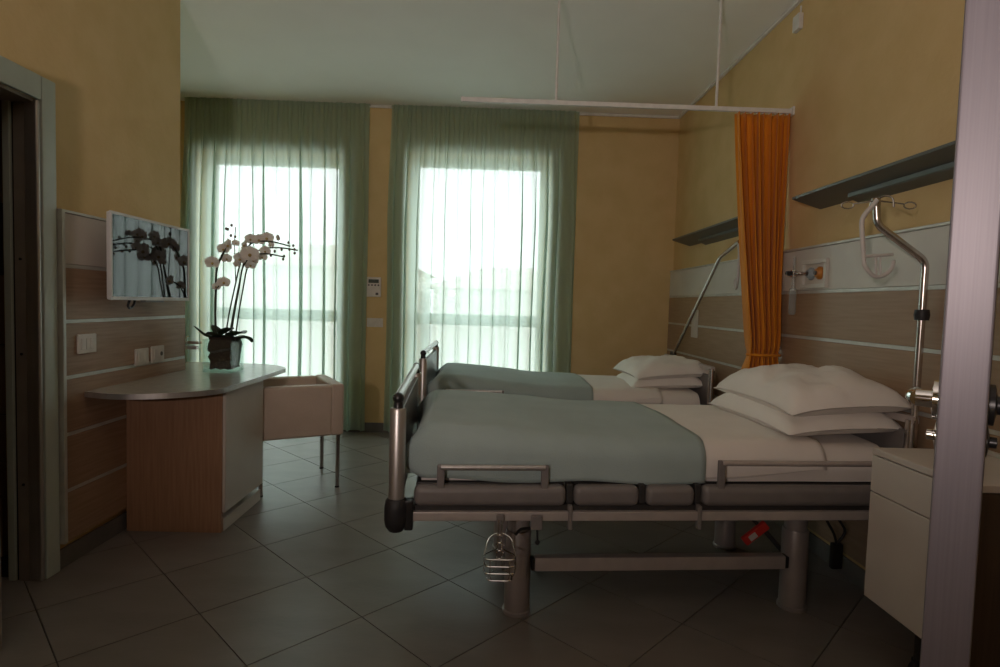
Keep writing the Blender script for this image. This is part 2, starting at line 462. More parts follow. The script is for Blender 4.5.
# windows
for n, (x0, x1, zt) in enumerate(WIN):
    yw0, yw1 = YB + 0.20, YB + 0.27
    w = 0.085
    bm = nb()
    box(bm, x0, x0 + w, yw0, yw1, 0, zt, 0.006); box(bm, x1 - w, x1, yw0, yw1, 0, zt, 0.006)
    box(bm, x0 + w, x1 - w, yw0, yw1, zt - w, zt, 0.006); box(bm, x0 + w, x1 - w, yw0, yw1, 0, 0.10, 0.006)
    wo = obj('window_%d' % (n + 1), bm, 'window_frame', kind='structure', cat='window',
             label=['tall window behind the left green curtain', 'tall window behind the right green curtain'][n])
    bm = nb(); box(bm, x0 + w, x1 - w, yw0 + 0.004, yw1 - 0.004, 1.03, 1.14, 0.006)
    obj('transom', bm, 'window_frame', wo)
    bm = nb(); box(bm, x0 + w, x1 - w, yw0 + 0.03, yw0 + 0.036, 1.14, zt - w); obj('pane', bm, 'pane_glass', wo, smooth=False)
    bm = nb(); box(bm, x0 + w, x1 - w, yw0 + 0.03, yw0 + 0.036, 0.10, 1.03); obj('pane', bm, 'pane_glass', wo, smooth=False)
    bm = nb(); box(bm, x0 + 0.03, x0 + 0.05, yw0 - 0.03, yw0, 1.10, 1.13, 0.004); box(bm, x0 + 0.03, x0 + 0.05, yw0 - 0.045, yw0 - 0.028, 1.00, 1.13, 0.006)
    obj('handle', bm, 'white_trim', wo)

# bathroom doorway: casing, jamb, leaf
d1 = thing('door_1', 'grey-green metal framed bathroom doorway at the left edge', 'doorway', (XL, DY1, 0)); d1['kind'] = 'structure'
bm = nb(); box(bm, XL, XL + 0.022, DY1, DY1 + 0.080, 0, DZ + 0.10, 0.006)
obj('casing', bm, 'casing_green', d1)
bm = nb(); box(bm, XL, XL + 0.022, DY0 - 0.088, DY1, DZ, DZ + 0.10, 0.006)
obj('casing', bm, 'casing_green', d1)
bm = nb(); box(bm, XL, XL + 0.022, DY0 - 0.088, DY0, 0, DZ, 0.006)
obj('casing', bm, 'casing_green', d1)
bm = nb(); box(bm, XL - 0.04, XL + 0.016, DY1 - 0.02, DY1, 0, DZ, 0.008, 3)
obj('jamb', bm, 'alu', d1)
bm = nb(); box(bm, XL - 0.088, XL - 0.04, DY1 - 0.012, DY1, 0, DZ)
j = obj('jamb', bm, 'jamb_brown', d1)
for zz in (0.42, 0.98, 1.38):
    bm = nb(); lathe(bm, [(0.006, 0), (0.006, 0.004)], (XL - 0.064, DY1 - 0.015, zz), 10, 'Y'); obj('screw_hole', bm, 'black_plastic', j)
bm = nb(); box(bm, XL - 0.10, XL - 0.088, DY1 - 0.004, DY1, 0, DZ); obj('slot', bm, 'black_plastic', d1)
bm = nb(); box(bm, XL - 0.13, XL - 0.10, DY1 - 0.018, DY1, 0, DZ, 0.004); obj('jamb', bm, 'casing_green', d1)
bm = nb(); box(bm, XL - 0.13, XL, DY0, DY1, DZ - 0.012, DZ); obj('head_jamb', bm, 'jamb_brown', d1)
# leaf standing ajar into the room, only its free edge shows
a = math.atan2(-1.64 - (XL + 0.03), 1.975 - DY0)
Ml = Matrix.Translation((XL + 0.03, DY0 + 0.01, 0)) @ Matrix.Rotation(-a * -1 * -1, 4, 'Z')
bm = nb(); box(bm, -0.042, 0.0, 0.0, 0.795, 0.012, DZ - 0.015, 0.003, 1, Ml)
lf = thing('door_2', 'dark bathroom door leaf ajar at the left picture edge', 'door', (XL + 0.03, DY0, 0)); lf['kind'] = 'structure'
obj('leaf', bm, 'jamb_brown', lf)
bm = nb(); tube(bm, [Ml @ Vector((0.0, 0.74, 1.0)), Ml @ Vector((0.05, 0.74, 1.0)), Ml @ Vector((0.05, 0.63, 1.0))], 0.009); obj('handle', bm, 'chrome', lf)

# entrance door leaf seen edge on at the right
P0 = Vector((0.4715, 0.555, 0)); dirv = Vector((0.475, 0.555, 0)).normalized()
ang = math.atan2(dirv.y, dirv.x)
Md = Matrix.Translation(P0) @ Matrix.Rotation(ang, 4, 'Z')      # local x runs away from the camera along the leaf
d3 = thing('door_3', 'lilac aluminium edged entrance door standing open in the right foreground', 'door', P0, ang); d3['kind'] = 'structure'
bm = nb(); box(bm, 0.03, 0.50, -0.015, 0.015, 0.012, 2.12, 0.002, 1); obj('leaf', bm, 'door_leaf', d3, world=False)
bm = nb(); box(bm, 0.0, 0.032, -0.0198, 0.0198, 0.010, 2.125, 0.003, 2); obj('edge_profile', bm, 'door_alu', d3, world=False)
bm = nb(); box(bm, 0.49, 0.52, -0.017, 0.017, 0.008, 2.13, 0.003, 1); obj('hinge_stile', bm, 'door_alu', d3, world=False)
for s, m in ((1, 'chrome'), (-1, 'black_plastic')):  # right-hand fittings are chrome in shade; that shade is put into the black colour
    hz = 1.158
    bm = nb(); lathe(bm, [(0.0, 0.016 * s), (0.022, 0.016 * s), (0.022, 0.026 * s), (0.010, 0.028 * s), (0.0095, 0.042 * s), (0.0, 0.043 * s)], (0.075, 0, hz), 18, 'Y')
    h = obj('handle', bm, m, d3, world=False)
    bm = nb(); tube(bm, bend([(0.075, 0.04 * s, hz), (0.085, 0.045 * s, hz), (0.115, 0.045 * s, hz)], 0.01), 0.0085, 12); obj('lever', bm, m, h, world=False)
    bm = nb(); lathe(bm, [(0.0, 0.016 * s), (0.017, 0.016 * s), (0.017, 0.022 * s), (0.006, 0.024 * s), (0.006, 0.030 * s), (0.0, 0.031 * s)], (0.075, 0, hz - 0.040), 16, 'Y')
    obj('lock_turn', bm, m, d3, world=False)

# ------------------------------------------------------------------ outdoors
bm = nb(); box(bm, -60, 60, 6.2, 120, -3.6, -3.5)
struct('ground_outside', bm, 'asphalt', 'pale ground outside beyond the windows', 'ground')
for k, (x0, x1, y0, y1, h) in enumerate(((-16, -4.0, 30, 40, 5.2), (-3.2, 6.0, 34, 44, 4.4))):
    b = thing('building', ['pale distant house seen faintly through the left window', 'low pale distant house seen faintly through the right window'][k], 'building', ((x0 + x1) / 2, (y0 + y1) / 2, -3.5))
    bm = nb(); box(bm, x0, x1, y0, y1, -3.5, h - 3.5 + 1.2); obj('wall', bm, 'facade', b, smooth=False)
    bm = nb(); cx, cy = (x0 + x1) / 2, (y0 + y1) / 2; zt = h - 2.3
    vs = [bm.verts.new(p) for p in ((x0 - .5, y0 - .5, zt), (x1 + .5, y0 - .5, zt), (x1 + .5, y1 + .5, zt), (x0 - .5, y1 + .5, zt), (x0 + 3, cy, zt + 1.6), (x1 - 3, cy, zt + 1.6))]
    for f in ((0, 1, 5, 4), (1, 2, 5), (2, 3, 4, 5), (3, 0, 4), (0, 3, 2, 1)): bm.faces.new([vs[i] for i in f])
    obj('roof', bm, 'roof_tile', b, smooth=False)

# ------------------------------------------------------------------ sheer curtains
def sheer(x0, x1, label, seed):
    rnd = random.Random(seed)
    t = thing('sheer_curtain', label, 'curtain', ((x0 + x1) / 2, 5.40, 0), 0, 'green window curtains')
    folds = 15; per = 26; n = folds * per
    ph = [rnd.uniform(-1.5, 1.5) for _ in range(folds + 2)]
    am = [rnd.uniform(0.55, 1.35) for _ in range(folds + 2)]
    zs = [3.045, 3.0, 2.9, 2.75, 2.55, 2.3, 2.0, 1.7, 1.4, 1.1, 0.8, 0.5, 0.25, 0.02]
    rows = []
    for zi, z in enumerate(zs):
        dn = min(1.0, (3.03 - z) / 0.9)
        row = []
        for i in range(n + 1):
            u = i / n; k = u * folds; ki = int(min(k, folds - 1)); fr = k - ki
            e = 0.5 - 0.5 * math.cos(math.pi * fr)
            phs = 2 * math.pi * k + (ph[ki] * (1 - e) + ph[ki + 1] * e) * dn
            a = (am[ki] * (1 - e) + am[ki + 1] * e)
            sway = 0.02 * dn * noise.noise(Vector((u * 6 + seed, z * 0.5, 0)))
            up = 1 - dn
            x = x0 + (x1 - x0) * u + (0.004 + 0.022 * dn) * a * math.sin(phs) + sway
            fp = 2 * math.pi * k * 2.7 + 1.5 * (ph[ki] * (1 - e) + ph[ki + 1] * e)
            fine = 0.010 * (0.35 + 0.65 * up) * math.cos(fp); x += 0.007 * (0.5 + 0.5 * up) * math.sin(fp)
            y = 5.40 + (0.006 + 0.022 * dn) * a * math.cos(phs) + 0.3 * sway + fine
            # edges flare slightly towards the floor
            x += (u - 0.5) * 0.05 * dn * dn
            row.append((x, y, z))
        rows.append(row)
    bm = nb(); grid(bm, rows); obj('cloth', bm, 'sheer_green', t)
    bm = nb(); box(bm, x0 - 0.01, x1 + 0.01, 5.432, 5.446, H - 0.012, H, 0.003); obj('curtain_track', bm, 'bed_dark', t)
    return t
sheer(-2.80, -1.135, 'sheer green floor-length curtain nearest the television and orchid', 3)
sheer(-0.925, 0.795, 'sheer green floor-length curtain behind the far bed foot', 11)

# ------------------------------------------------------------------ wall panelling
ZT, Z1, Z2, Z3, Z4, Z5 = 1.608, 1.363, 1.116, 0.865, 0.608, 0.352
def panelling(name, label, xw, s, y0, y1, z_low, top_m, wood_m, edge=None):
    """boards on a wall plane x = xw, proud towards s (+1 / -1)"""
    t = thing(name, label, 'wall panel', (xw, (y0 + y1) / 2, z_low))
    def b(x0, x1, *a, **k):
        bm = nb(); X = sorted((xw + s * x0, xw + s * x1)); box(bm, X[0], X[1], *a, **k); return bm
    zs = [z_low, Z5, Z4, Z3, Z2, Z1]
    obj('backing', b(0, 0.010, y0, y1, z_low, ZT), 'alu_strip', t)
    for z0, z1 in zip(zs, zs[1:]):
        obj('board', b(0.010, 0.030, y0, y1, z0 + (0.009 if z0 > z_low else 0), z1 - 0.009, 0.0015, 1), wood_m, t)
    for z in zs[1:]:
        obj('strip', b(0.010, 0.027, y0, y1, z - 0.008, z + 0.008), 'alu_strip', t)
    obj('upper_board', b(0.010, 0.030, y0, y1, Z1 + 0.009, ZT - 0.014, 0.0015, 1), top_m, t)
    obj('cap', b(0, 0.036, y0, y1, ZT - 0.013, ZT, 0.002, 1), 'alu_strip', t)
    return t
lp = panelling('desk_panelling', 'oak board panelling with pale strips behind the television', XL, 1, 2.587, YC + 0.004, 0.12, 'laminate_cream', 'oak')
bm = nb(); box(bm, XL, XL + 0.040, 2.566, 2.586, 0.12, ZT, 0.003); obj('edge_trim', bm, 'alu_strip', lp)
hp1 = panelling('headboard_panelling', 'oak and white headwall panelling behind the near bed', XR, -1, 1.05, 3.36, 0.12, 'laminate_white', 'oak_dark')
hp2 = panelling('headboard_panelling', 'oak and white headwall panelling behind the far bed', XR, -1, 3.385, YB - 0.015, 0.12, 'laminate_white', 'oak_dark')

# flat socket plate low on the far panel
t = thing('blank_plate', 'pale blank cover plate on the far headwall panelling', 'cover plate', (XR - 0.03, 4.72, 1.14))
bm = nb(); box(bm, XR - 0.038, XR - 0.030, 4.66, 4.80, 1.02, 1.25, 0.003); obj('plate', bm, 'laminate_cream', t)
bm = nb(); box(bm, XR - 0.041, XR - 0.037, 4.69, 4.77, 1.06, 1.21, 0.002); obj('cover', bm, 'laminate_cream', t)

# ------------------------------------------------------------------ overbed lights
def overbed(label, y0, y1, yb):
    t = thing('overbed_light', label, 'wall light', (XR, (y0 + y1) / 2, 1.80), 0, 'overbed lights')
    def section(bm, prof, ya, yb_):
        a = [bm.verts.new((x, ya, z)) for x, z in prof]; c = [bm.verts.new((x, yb_, z)) for x, z in prof]
        n = len(prof); bm.faces.new(a[::-1]); bm.faces.new(c)
        for i in range(n): bm.faces.new((a[i], a[(i + 1) % n], c[(i + 1) % n], c[i]))
    bm = nb(); section(bm, [(1.595, 1.846), (XR, 1.800), (XR, 1.815), (1.595, 1.858)], y0, y1); obj('reflector_plate', bm, 'lamp_metal', t, smooth=False)
    bm = nb(); section(bm, [(1.688, 1.800), (XR, 1.774), (XR, 1.800), (1.688, 1.819)], yb[0], yb[1]); bd = obj('lamp_body', bm, 'lamp_metal', t, smooth=False)
    bm = nb(); section(bm, [(1.694, 1.796), (1.742, 1.774), (1.742, 1.778), (1.694, 1.800)], yb[0] + 0.03, yb[1] - 0.03); obj('lens', bm, 'lamp_metal', bd, smooth=False)
    bm = nb(); tube(bm, [(1.70, y0 + 0.25, 1.775), (1.70, y0 + 0.25, 1.735)], 0.003, 6); obj('pull_switch', bm, 'black_plastic', bd)
overbed('dark metal overbed light above the near bed', 1.60, 3.05, (1.65, 2.72))
overbed('dark metal overbed light above the far bed', 3.60, 5.03, (3.65, 4.66))

# ------------------------------------------------------------------ gas outlet with flowmeter
t = thing('gas_outlet_box', 'recessed medical gas outlet box beside the orange curtain', 'outlet', (XR - 0.03, 3.0, 1.49))
yA, yB2, zA, zB = 2.892, 3.125, 1.380, 1.530
bm = nb(); box(bm, XR - 0.0345, XR - 0.0302, yA, yB2, zA, zB, 0.002); obj('backplate', bm, 'laminate_cream', t)
for a in ((yA, yB2, zA, zA + 0.022), (yA, yB2, zB - 0.022, zB), (yA, yA + 0.022, zA + 0.022, zB - 0.022), (yB2 - 0.022, yB2, zA + 0.022, zB - 0.022)):
    bm = nb(); box(bm, XR - 0.048, XR - 0.0302, *a, 0.003); obj('rim', bm, 'laminate_white', t)
for yy, m in ((3.035, 'outlet_blue'), (2.955, 'outlet_orange')):
    bm = nb(); lathe(bm, [(0.0, 0), (0.033, 0), (0.033, -0.010), (0.026, -0.014), (0.020, -0.026), (0, -0.027)], (XR - 0.0345, yy, 1.458), 20, 'X'); k = obj('outlet', bm, m, t)
    bm = nb(); lathe(bm, [(0.0, 0), (0.012, 0), (0.012, -0.006), (0, -0.006)], (XR - 0.0615, yy, 1.458), 14, 'X'); obj('socket', bm, 'switch_dark', k)
FX, FY, FZ = 1.645, 3.085, 1.460
t = thing('flowmeter', 'chrome oxygen flowmeter with clear tube beside the orange curtain', 'flowmeter', (FX, FY, FZ))
bm = nb(); tube(bm, bend([(1.680, 3.035, 1.458), (1.650, 3.035, 1.458), (FX, FY, FZ)], 0.01), 0.009, 12); obj('connector', bm, 'steel', t)
bm = nb(); box(bm, FX - 0.014, FX + 0.014, FY - 0.014, FY + 0.014, FZ - 0.020, FZ + 0.020, 0.006); obj('valve_block', bm, 'chrome', t)
bm = nb(); lathe(bm, [(0, 0), (0.012, 0), (0.014, -0.012), (0.011, -0.028), (0, -0.029)], (FX - 0.014, FY, FZ), 14, 'X'); obj('knob', bm, 'black_plastic', t)
bm = nb(); lathe(bm, [(0, 0), (0.008, 0), (0.009, -0.06), (0.019, -0.065), (0.019, -0.195), (0.012, -0.205), (0, -0.205)], (FX, FY, FZ - 0.018), 18); obj('tube', bm, 'plastic_clear', t)
bm = nb(); lathe(bm, [(0, 0), (0.006, 0), (0.006, 0.07), (0, 0.07)], (FX, FY, FZ + 0.019), 12); obj('scale_tube', bm, 'plastic_clear', t)

# wall sensor high on the right wall
t = thing('wall_sensor', 'small white sensor high on the right wall', 'sensor', (XR, 3.36, 2.92))
bm = nb(); box(bm, XR - 0.03, XR, 3.325, 3.395, 2.865, 2.955, 0.006); obj('housing', bm, 'white_trim', t)
bm = nb(); tube(bm, [(XR - 0.012, 3.34, 2.95), (XR - 0.012, 3.34, 2.995)], 0.005, 8); obj('cable', bm, 'white_trim', t)

# ------------------------------------------------------------------ curtain track and orange curtain
TY, TZ = 3.39, 2.42
t = thing('privacy_curtain_track', 'thin white privacy curtain track hung from the ceiling', 'curtain track', (0.79, TY, TZ))
bm = nb(); box(bm, -0.18, XR - 0.012, TY - 0.011, TY + 0.011, TZ - 0.013, TZ + 0.013, 0.003); obj('track', bm, 'white_trim', t)
bm = nb(); box(bm, XR - 0.012, XR, TY - 0.025, TY + 0.025, TZ - 0.025, TZ + 0.025, 0.004); obj('wall_bracket', bm, 'white_trim', t)
bm = nb(); box(bm, -0.186, -0.178, TY - 0.013, TY + 0.013, TZ - 0.016, TZ + 0.016, 0.002); obj('end_cap', bm, 'white_trim', t)
for x in (0.362, 1.297):
    bm = nb(); tube(bm, [(x, TY, TZ + 0.012), (x, TY, H)], 0.008, 10); rd = obj('hanger_rod', bm, 'white_trim', t)
    bm = nb(); lathe(bm, [(0, 0), (0.02, 0), (0.02, -0.01), (0, -0.012)], (x, TY, H), 14); obj('ceiling_rose', bm, 'white_trim', rd)
oc = thing('privacy_curtain', 'gathered orange privacy curtain between the two beds', 'curtain', (1.6, TY, 0.3))
rows = []; folds = 9; n = folds * 12
for z in (2.402, 2.37, 2.3, 2.15, 1.95, 1.7, 1.45, 1.25, 1.12, 1.05, 1.02, 0.98, 0.92, 0.90, 0.86, 0.75, 0.55, 0.35):
    f = (2.40 - z) / 1.38; f = min(1.0, max(0.0, f))
    pinch = math.exp(-((z - 1.0) / 0.045) ** 2)
    xl = 1.412 + (1.512 - 1.412) * f ** 1.2 + 0.004 * pinch; xr = 1.748 - 0.052 * min(1.0, f * 1.35) - 0.004 * pinch
    if z < 0.99: xl -= 0.02 * min(1, (0.99 - z) / 0.1)
    row = []
    for i in range(n + 1):
        u = i / n; k = u * folds
        phs = 2 * math.pi * k + 0.8 * math.sin(k * 1.7) + 0.5 * f * math.sin(k * 0.9 + 2)
        a = 1 + 0.3 * math.sin(k * 2.3)
        x = xl + (xr - xl) * u + 0.008 * a * math.sin(phs + 0.4) * (1 - 0.3 * pinch)
        y = TY - 0.085 * f + (0.022 + 0.026 * f) * (1 - 0.55 * pinch) * a * math.cos(phs) - 0.02 * f * math.sin(math.pi * u)
        row.append((x, y, z))
    rows.append(row)
bm = nb(); grid(bm, rows); c = obj('cloth', bm, 'orange_cloth', oc); solid(c, 0.002)
for i in range(9):
    x = 1.43 + i * 0.036
    bm = nb(); tube(bm, [(x, TY, 2.40), (x, TY, 2.412)], 0.004, 6); obj('glider', bm, 'white_trim', oc)
bm = nb()
ring = [(1.607 + 0.094 * math.cos(a), TY - 0.09 + 0.045 * math.sin(a), 1.0) for a in [2 * math.pi * k / 24 for k in range(25)]]
tube(bm, ring, 0.008, 8); obj('tie_band', bm, 'orange_cloth', oc)

# ------------------------------------------------------------------ controls between the windows
t = thing('thermostat', 'white wall controller with dark display between the windows', 'controller', (-1.07, YB, 1.375))
bm = nb(); box(bm, -1.137, -1.003, YB - 0.022, YB, 1.283, 1.467, 0.006); obj('housing', bm, 'switch_white', t)
bm = nb(); box(bm, -1.118, -1.022, YB - 0.025, YB - 0.021, 1.412, 1.446, 0.002); obj('display', bm, 'lcd', t)
for i in range(4):
    bm = nb(); lathe(bm, [(0, 0), (0.009, 0), (0.007, -0.005), (0, -0.005)], (-1.115 + i * 0.03, YB - 0.021, 1.392), 10, 'Y'); obj('button', bm, 'switch_dark', t)
for i in range(3):
    for jn in range(2):
        bm = nb(); box(bm, -1.122 + i * 0.036, -1.096 + i * 0.036, YB - 0.025, YB - 0.021, 1.300 + jn * 0.034, 1.322 + jn * 0.034, 0.002)
        obj('key', bm, 'switch_dark' if (i == 2 and jn == 0) else 'switch_white', t)
t = thing('switch_plate', 'white switch plate below the wall controller between the windows', 'switch', (-1.055, YB, 1.042))
bm = nb(); box(bm, -1.131, -0.979, YB - 0.010, YB, 1.000, 1.084, 0.004); obj('plate', bm, 'switch_white', t)
for i in range(3):
    bm = nb(); box(bm, -1.112 + i * 0.040, -1.076 + i * 0.040, YB - 0.014, YB - 0.009, 1.016, 1.068, 0.002); obj('rocker', bm, 'switch_white', t)

# sockets on the left panelling
XP = XL + 0.030
def plate(label, y0, y1, z0, z1, n, hole=False):
    t = thing('socket_plate', label, 'socket', (XP, (y0 + y1) / 2, (z0 + z1) / 2), 0, 'plates on the desk panelling')
    bm = nb(); box(bm, XP, XP + 0.011, y0, y1, z0, z1, 0.004); obj('plate', bm, 'switch_white', t)
    w = (y1 - y0 - 0.03) / n
    for i in range(n):
        bm = nb(); box(bm, XP + 0.010, XP + 0.015, y0 + 0.015 + i * w + 0.0015, y0 + 0.015 + (i + 1) * w - 0.0015, z0 + 0.018, z1 - 0.018, 0.002); m_ = obj('module', bm, 'switch_white', t)
        if hole and i == n - 1:
            bm = nb(); lathe(bm, [(0, 0), (0.012, 0), (0.012, 0.003), (0, 0.003)], (XP + 0.014, y0 + 0.015 + (i + 0.5) * w, (z0 + z1) / 2), 12, 'X'); obj('jack', bm, 'switch_dark', m_)
plate('white switch plate nearest the doorway on the desk panelling', 2.660, 2.782, 0.966, 1.055, 3)
plate('white three-module socket plate above the desk, middle of three', 3.090, 3.207, 0.866, 0.954, 3)
plate('white socket plate with dark jack, nearest the vase', 3.236, 3.358, 0.867, 0.958, 2, True)

# ------------------------------------------------------------------ television
XTV = -1.75
tv = thing('television', 'flat television with pale frame on the left wall', 'television', (XTV, 3.08, 1.216))
bm = nb(); box(bm, XTV - 0.030, XTV - 0.006, 2.737, 3.431, 1.218, 1.628, 0.005); obj('back_case', bm, 'tv_bezel', tv)
w = 0.013
for a in ((2.722, 3.428, 1.216, 1.216 + 0.017), (2.722, 3.428, 1.630 - w, 1.630), (2.722, 2.722 + w, 1.233, 1.630 - w), (3.428 - w, 3.428, 1.233, 1.630 - w)):
    bm = nb(); box(bm, XTV - 0.008, XTV + 0.002, *a, 0.002); obj('bezel', bm, 'tv_bezel', tv)
bm = nb(); box(bm, XTV - 0.007, XTV - 0.002, 2.735, 3.415, 1.233, 1.617); obj('screen', bm, 'tv_screen', tv, smooth=False)
bm = nb(); box(bm, XTV - 0.030, XTV - 0.002, 3.00, 3.17, 1.206, 1.217, 0.003); obj('sensor_bar', bm, 'bed_grey', tv)
bm = nb(); box(bm, XP, XTV - 0.030, 3.02, 3.12, 1.30, 1.50, 0.004); obj('wall_mount', bm, 'black_plastic', tv)
bm = nb(); tube(bm, spline([(XTV - 0.03, 2.92, 1.225), (XTV - 0.03, 2.90, 1.19), (XTV - 0.05, 2.95, 1.175), (XTV - 0.06, 3.0, 1.20), (XTV - 0.07, 3.02, 1.25)]), 0.006, 8); obj('cable', bm, 'black_plastic', tv)

# ------------------------------------------------------------------ desk
dk = thing('desk', 'curved desk with grey worktop and oak side under the television', 'desk', (-1.6, 3.3, 0))
edge = spline([(XP, 2.715, 0), (-1.80, 2.690, 0), (-1.74, 2.672, 0), (-1.635, 2.672, 0), (-1.490, 2.727, 0), (-1.364, 2.835, 0), (-1.320, 2.94, 0), (-1.315, 3.25, 0), (-1.317, 3.80, 0)], 8)
far = spline([(-1.317, 3.80, 0), (-1.35, 3.875, 0), (-1.44, 3.97, 0), (-1.60, 4.035, 0), (-1.85, 4.04, 0)], 6)
poly = [(p.x, p.y) for p in edge] + [(p.x, p.y) for p in far[1:]] + [(-2.22, 4.04), (-2.22, YC + 0.012), (XP, YC + 0.012)]
bm = nb(); prism(bm, poly, 0.7625, 0.787)
wt = obj('worktop', bm, 'worktop', dk)
def outline(poly, z0, z1, n0, n1, off):
    bm = nb(); rows = []
    for k in range(n0, n1):
        x, y = poly[k]; xa, ya = poly[max(k - 1, 0)]; xb, yb = poly[k + 1]
        d = Vector((xb - xa, yb - ya)).normalized(); nx, ny = d.y, -d.x
        rows.append([(x + nx * off, y + ny * off, z0), (x + nx * off, y + ny * off, z1), (x, y, z1), (x, y, z0), (x + nx * off, y + ny * off, z0)])
    grid(bm, rows); return bm
obj('edge_band', outline(poly, 0.761, 0.7865, 0, len(edge) + len(far) - 2, 0.0035), 'alu', wt)
bm = nb(); box(bm, XP + 0.001, -1.372, 3.018, 3.043, 0.0, 0.762, 0.002, 1); obj('side_panel', bm, 'oak_v', dk)
bm = nb(); box(bm, XP + 0.001, -1.376, 3.043, 3.52, 0.09, 0.761); obj('carcass', bm, 'laminate_cream', dk)
bm = nb(); box(bm, -1.376, -1.356, 3.030, 3.535, 0.105, 0.757, 0.003, 1); dd = obj('door', bm, 'laminate_cream', dk)
bm = nb(); box(bm, -1.80, -1.368, 3.043, 3.535, 0.0, 0.068, 0.002, 1); obj('plinth', bm, 'laminate_cream', dk)
bm = nb(); box(bm, -2.20, -2.175, 3.60, 4.0, 0.0, 0.762, 0.002, 1); obj('support_panel', bm, 'oak_v', dk)

# short rail on the return wall behind the vase
t = thing('wall_rail', 'short pale rail on the wall corner behind the orchid', 'rail', (-1.98, 3.66, 0.94))
bm = nb(); box(bm, -2.20, -1.800, 3.64, 3.68, 0.944, 0.962, 0.003); obj('shelf', bm, 'chrome', t)
bm = nb(); box(bm, -2.18, -1.815, 3.645, 3.675, 0.910, 0.932, 0.004); obj('lower_bar', bm, 'alu', t)
bm = nb(); box(bm, -2.10, -2.06, YC, 3.65, 0.91, 0.96, 0.003); obj('bracket', bm, 'alu', t)
bm = nb(); tube(bm, [(-1.885, 3.66, 0.962), (-1.885, 3.66, 0.985), (-1.868, 3.66, 0.992)], 0.003, 6); obj('hook', bm, 'chrome', t)

# ------------------------------------------------------------------ vase and orchid
VX, VY, VZ = -1.615, 3.575, 0.7875
hw, hh = 0.085, 0.200
bm = nb()
box(bm, VX - hw, VX + hw, VY - hw, VY + hw, VZ, VZ + 0.018, 0.003, 1)
obj_v = thing('glass_vase', 'square clear glass vase holding the orchid on the desk', 'vase', (VX, VY, VZ))
obj('base', bm, 'vase_glass', obj_v)
for sx, sy in ((1, 0), (-1, 0), (0, 1), (0, -1)):
    bm = nb()
    if sx: box(bm, VX + sx * hw - 0.004, VX + sx * hw + 0.004, VY - hw - 0.004, VY + hw + 0.004, VZ + 0.001, VZ + hh, 0.001, 1)
    else: box(bm, VX - hw + 0.004, VX + hw - 0.004, VY + sy * hw - 0.004, VY + sy * hw + 0.004, VZ + 0.001, VZ + hh, 0.001, 1)
    obj('side', bm, 'vase_glass', obj_v)
orc = thing('orchid', 'white flowering orchid with dark leaves in the glass vase', 'plant', (VX, VY, VZ + 0.02))
bm = nb()
t = bmesh.new(); bmesh.ops.create_cube(t, size=1); bmesh.ops.subdivide_edges(t, edges=list(t.edges), cuts=9, use_grid_fill=True)
for v in t.verts:
    p = v.co.copy(); r_ = Vector((p.x, p.y, 0)).length
    q = Vector((p.x * 0.138 * (0.94 + 0.12 * p.z), p.y * 0.138, (p.z + 0.5) * 0.19))
    q += Vector((1, 1, 1)) * 0.008 * noise.noise(p * 9) + p.normalized() * 0.010 * noise.noise(p * 5 + Vector((3, 1, 2)))
    v.co = q
merge(bm, t, Matrix.Translation((VX + 0.008, VY, VZ + 0.022)))
obj('root_ball', bm, 'soil', orc)
def zp(zx, zy): return VX + (zx - 182) * 0.00149, VZ + (627 - zy) * 0.00149
def leaf_bm(path, w):
    P = spline(path, 6); bm = nb(); rows = []
    for i, p in enumerate(P):
        u = i / (len(P) - 1); ww = w * (math.sin(math.pi * min(1, u * 0.86 + 0.14)) ** 0.7 if u < 1 else 0.02)
        d = (P[min(i + 1, len(P) - 1)] - P[max(i - 1, 0)]).normalized()
        s = d.cross(Vector((0, 0, 1)))
        s = s.normalized() if s.length > 0.2 else Vector((0, 1, 0))
        up = s.cross(d).normalized()
        rows.append([p + s * ww + up * ww * 0.35, p, p - s * ww + up * ww * 0.35])
    grid(bm, rows); return bm
for (pts, w, dy) in (
    ([(150, 490), (120, 480), (85, 440)], 0.036, -0.05), ([(160, 480), (140, 465), (115, 440)], 0.032, 0.04),
    ([(180, 475), (210, 460), (228, 445)], 0.042, -0.04), ([(200, 490), (250, 470), (282, 466)], 0.055, -0.03),
    ([(210, 500), (255, 490), (275, 510)], 0.045, 0.05), ([(170, 490), (200, 478), (240, 480)], 0.050, -0.07),
    ([(140, 490), (115, 490), (95, 470)], 0.042, 0.06)):
    path = []
    for k, (zx, zy) in enumerate(pts):
        x, z = zp(zx, zy); path.append((x, VY + dy * (0.4 + 0.6 * k), z))
    o = obj('leaf', leaf_bm(path, w), 'leaf', orc); solid(o, 0.003, 0)
stems = [
    ([(152, 485), (150, 400), (153, 300), (157, 210), (185, 140), (215, 105)], 0.0065, -0.02),
    ([(190, 480), (205, 380), (228, 270), (243, 200), (268, 130), (300, 95), (370, 88), (450, 105)], 0.0045, 0.00),
    ([(203, 480), (218, 380), (238, 270), (252, 195), (262, 140), (285, 85)], 0.0045, 0.03),
    ([(214, 480), (230, 380), (250, 270), (263, 200), (300, 150), (360, 140), (430, 150)], 0.0045, -0.03),
    ([(226, 480), (238, 380), (255, 270), (266, 205), (290, 140), (340, 115), (400, 110), (470, 118)], 0.0045, 0.05),
    ([(150, 440), (152, 330), (165, 285), (195, 262)], 0.004, -0.04),
    ([(228, 260), (222, 150), (220, 90), (222, 32)], 0.0028, 0.02),
]
for pts, r_, dy in stems:
    path = [(zp(zx, zy)[0], VY + dy * (0.3 + 0.7 * k / (len(pts) - 1)), zp(zx, zy)[1]) for k, (zx, zy) in enumerate(pts)]
    bm = nb(); tube(bm, spline(path, 5), r_, 7); obj('stem', bm, 'stem', orc)
